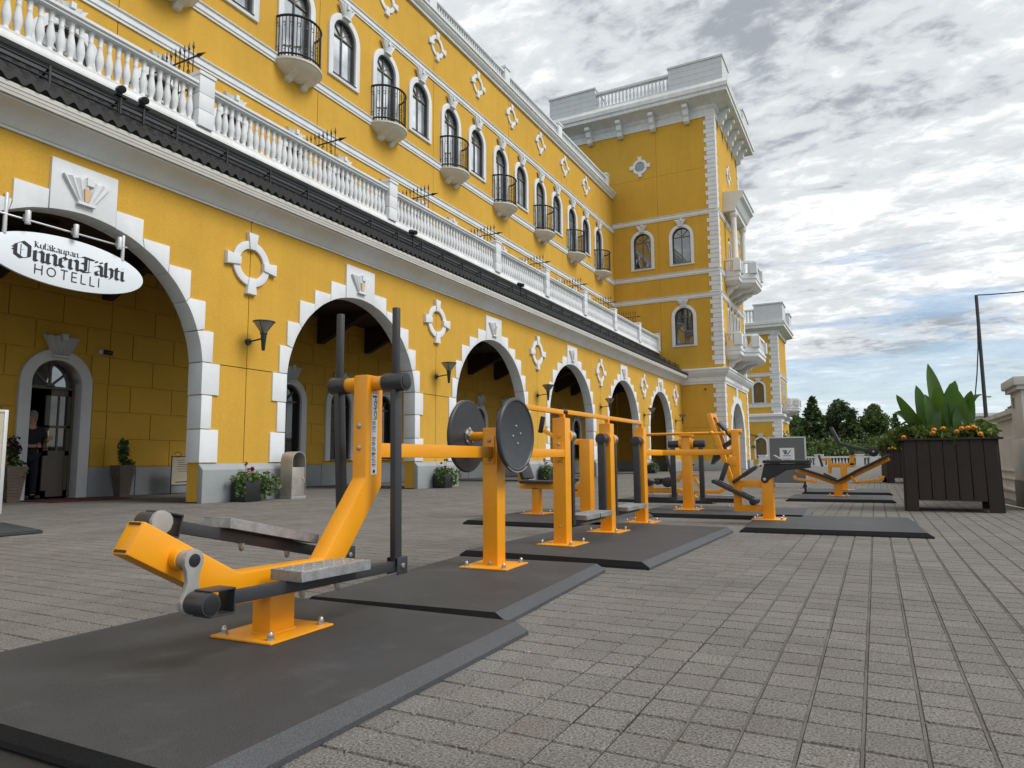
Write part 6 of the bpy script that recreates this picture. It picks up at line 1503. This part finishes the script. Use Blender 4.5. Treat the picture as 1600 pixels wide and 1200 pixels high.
def light_pole():
    o = empty('utility_pole', (3.0, 25, -0.2), 'leaning grey pole with a wire, behind the canna leaves', 'pole')
    rod(o, (3.0, 25, -0.2), (3.0, 25, 5.62), 0.06, 'anth', 'pole_shaft', 12, 0.045); mb = MB(); mb.tube([(2.97, 25, 5.4), (2.97, 25, 5.56), (3.04, 25, 5.62), (3.3, 25, 5.60), (5.2, 25, 5.57)], 0.018, 6); put('wire', mb, 'iron', o, 0, 50)
    mb = MB(); mb.tube([(2.96, 24.95, 4.6), (2.93, 24.9, 4.0), (2.85, 24.9, 3.2), (2.74, 24.9, 2.4)], 0.018, 6); put('stay_cable', mb, 'iron', o, 0, 50)
    for z in (2.2, 2.9): mb = MB(); mb.box((3.1, 25, z-0.4), (0.5 if z < 2.5 else 0.14, 0.06, 0.04)); put('crossarm', mb, 'castal', o)
light_pole()
def shed_roof():
    o = empty('roof_shed', (4.6, 30, 0), 'low white roofed shed beyond the parapet', 'building')
    mb = MB(); mb.box((4.2, 31, 0.95), (3.6, 5, 2.3)); put('shed_wall', mb, 'concrete', o); mb = MB(); mb.box((4.2, 31, 2.14), (4.0, 5.4, 0.10)); put('shed_roof', mb, 'paper', o)
shed_roof()
def notice_board():
    o = empty('notice_board', (-1.9, 18, 0), 'grey framed notice board with white sheet and blue emblem on low feet', 'notice board')
    y = 18.0
    mb = MB(); mb.box((-1.89, y, 0.65), (0.80, 0.03, 1.08)); b = put('board', mb, 'board', o)
    for x in (-2.30, -1.48): mb = MB(); mb.box((x, y, 0.65), (0.035, 0.045, 1.14)); put('frame_rail', mb, 'alu', o)
    for z in (0.10, 1.205): mb = MB(); mb.box((-1.89, y, z), (0.785, 0.044, 0.03)); put('frame_rail', mb, 'alu', o)
    for x in (-2.25, -1.53): mb = MB(); mb.box((x, y, 0.045), (0.05, 0.5, 0.05)); put('foot', mb, 'iron', o); mb = MB(); mb.box((x, y, 0.07), (0.05, 0.06, 0.06)); put('foot_bracket', mb, 'iron', o)
    mb = MB(); mb.box((-1.89, y-0.017, 0.72), (0.33, 0.003, 0.47)); s = put('sheet', mb, 'paper', b)
    mb = MB(); zt, zb, yy = 0.905, 0.80, y-0.0195
    for k, (x0, x1) in enumerate(((-1.985, -1.935), (-1.895, -1.935), (-1.925, -1.875), (-1.805, -1.875), (-1.955, -1.91))): mb.bar((x0, yy-0.0004*k, zt), (x1, yy-0.0004*k, zb), 0.001, 0.018, up=(1, 0, 0))
    mb.box((-1.895, yy, 0.765), (0.17, 0.001, 0.016))
    for i in range(4): mb.box((-1.895, yy, 0.70-0.03*i), (0.2-0.03*(i % 2), 0.001, 0.006))
    tag(put('print', mb, 'blueink', s), kind='stuff')
notice_board()
def far_balustrade():
    o = empty('terrace_balustrade', (-3.5, 66, 0), 'low white balustrade closing the far end of the terrace', 'balustrade')
    x0, x1, y = -9.2, 2.2, 66
    mb = MB(); mb.box(((x0+x1)/2, y, 0.07), (x1-x0, 0.35, 0.14)); put('base', mb, 'white', o); mb = MB(); mb.box(((x0+x1)/2, y, 0.80), (x1-x0, 0.32, 0.14)); put('handrail', mb, 'white', o)
    x = x0; mb = MB()
    while x < x1: mb.lathe([(0.06, 0.14), (0.09, 0.34), (0.05, 0.6), (0.07, 0.73)], 6, (x, y, 0)); x += 0.25
    tag(put('balusters', mb, 'white', o), kind='stuff')
    for x in (-9.0, -4.35, -1.2, -0.1, 2.0): mb = MB(); mb.box((x, y-0.02, 0.48), (0.62, 0.5, 0.96)); p = put('post', mb, 'white', o); mb = MB(); mb.box((x, y-0.02, 0.99), (0.74, 0.62, 0.10)); put('post_cap', mb, 'white', p)
far_balustrade()

# ================================================================== trees
def tree(x, y, h, kind, label, seed, wid=1.0, base=-0.25):
    rnd = random.Random(seed); o = empty('spruce_tree' if kind == 'spruce' else 'birch_tree', (x, y, base), label, 'tree', 'trees beyond the terrace')
    mb = MB(); mb.tube([(x, y, base), (x+0.05*h*rnd.uniform(-0.2, 0.2), y, base+h*0.5), (x, y, base+h*0.95)], [0.022*h, 0.014*h, 0.003*h], 8); tr = put('trunk', mb, 'bark', o, 0, 60)
    lf = MB()
    if kind == 'spruce':
        lv = 26
        for i in range(lv):
            t = i/(lv-1); z = base+h*(0.06+0.93*t); r = wid*h*0.24*(1-t)**0.75+0.10; nb = int(11-6*t)+2
            for k in range(nb):
                a = 2*PI*k/nb+rnd.uniform(-0.4, 0.4)+i*0.7; rr = r*rnd.uniform(0.55, 1.15); n = int(16+40*(1-t))
                P = []
                for _ in range(n):
                    s = rnd.random()**0.7; w = 0.16*h/9*(1.4-s*0.6)*(0.5+rr*0.35)
                    P.append((x+math.cos(a)*rr*s+rnd.gauss(0, w), y+math.sin(a)*rr*s+rnd.gauss(0, w), z-0.16*rr*s+rnd.gauss(0, w*0.6)+0.06*rr*s*s))
                leaves(lf, P, 0.036*h, rnd, 0.5)
        raw('crown', lf, 'spruce', o, 'stuff')
    else:
        lm = MB()
        for i in range(105):
            t = rnd.uniform(0.08, 1.0); z = base+h*t; rr = wid*h*0.30*math.sin(PI*min(1, (t*0.9+0.12)))**0.7*rnd.uniform(0.25, 1.0); a = rnd.uniform(0, 2*PI); c = (x+math.cos(a)*rr, y+math.sin(a)*rr, z-0.04*h)
            lm.tube([(x, y, z-0.16*h), ((x+c[0])/2, (y+c[1])/2, z-0.08*h), c], [0.008*h, 0.005*h, 0.002*h], 5)
            rc = h*rnd.uniform(0.055, 0.10); leaves(lf, clump(c, (rc*1.2, rc*1.2, rc*0.85), 190, rnd, 0.6), 0.024*h, rnd)
        raw('crown', lf, 'birch' if kind == 'birch' else 'spruce', o, 'stuff'); tag(put('limbs', lm, 'bark', tr), kind='stuff')
tree(-7.1, 100, 9.0, 'spruce', 'tall dark spruce just right of the far tower', 41, 1.35)
tree(-10.6, 112, 7.8, 'birch', 'leafy tree half hidden behind the far tower', 42)
tree(-4.0, 104, 8.8, 'mixed', 'broad dark green tree right of the tall spruce', 43, 1.25)
tree(-5.4, 116, 9.0, 'spruce', 'spruce between the tall spruce and the broad tree', 48, 1.3)
tree(-2.4, 98, 7.0, 'spruce', 'bushy spruce behind the grey lever seat', 49, 1.5)
tree(0.2, 102, 7.9, 'birch', 'rounded leafy tree above the farthest exercise machine', 44, 1.15)
tree(-0.9, 112, 6.4, 'birch', 'lower leafy tree between spruce and rounded tree', 51, 1.2)
tree(-8.7, 108, 6.6, 'birch', 'leafy tree between far tower and tall spruce', 52, 1.1)
tree(2.9, 118, 7.4, 'spruce', 'slim spruce left of the canna leaves', 45, 0.85)
tree(2.2, 104, 4.6, 'birch', 'low leafy tree left of the planter foliage', 53, 1.3)
tree(5.6, 112, 7.0, 'birch', 'leafy tree behind the canna leaves', 46)
tree(11.2, 70, 5.9, 'birch', 'round leafy tree between the pole and the column', 47, 1.2)
tree(13.5, 78, 5.6, 'birch', 'small leafy tree farthest right behind the column', 50, 1.0)
def undergrowth():
    rnd = random.Random(77); lf = MB()
    for _ in range(330):
        x = rnd.uniform(-14, 24); y = rnd.uniform(84, 120); c = (x, y, rnd.uniform(0.3, 3.0)); leaves(lf, clump(c, (1.3, 1.2, 1.0), 110, rnd), 0.30, rnd)
    tag(raw('undergrowth', lf, 'birch', None, 'stuff'), 'dark mass of bushes along the forest edge', 'bushes')
undergrowth()
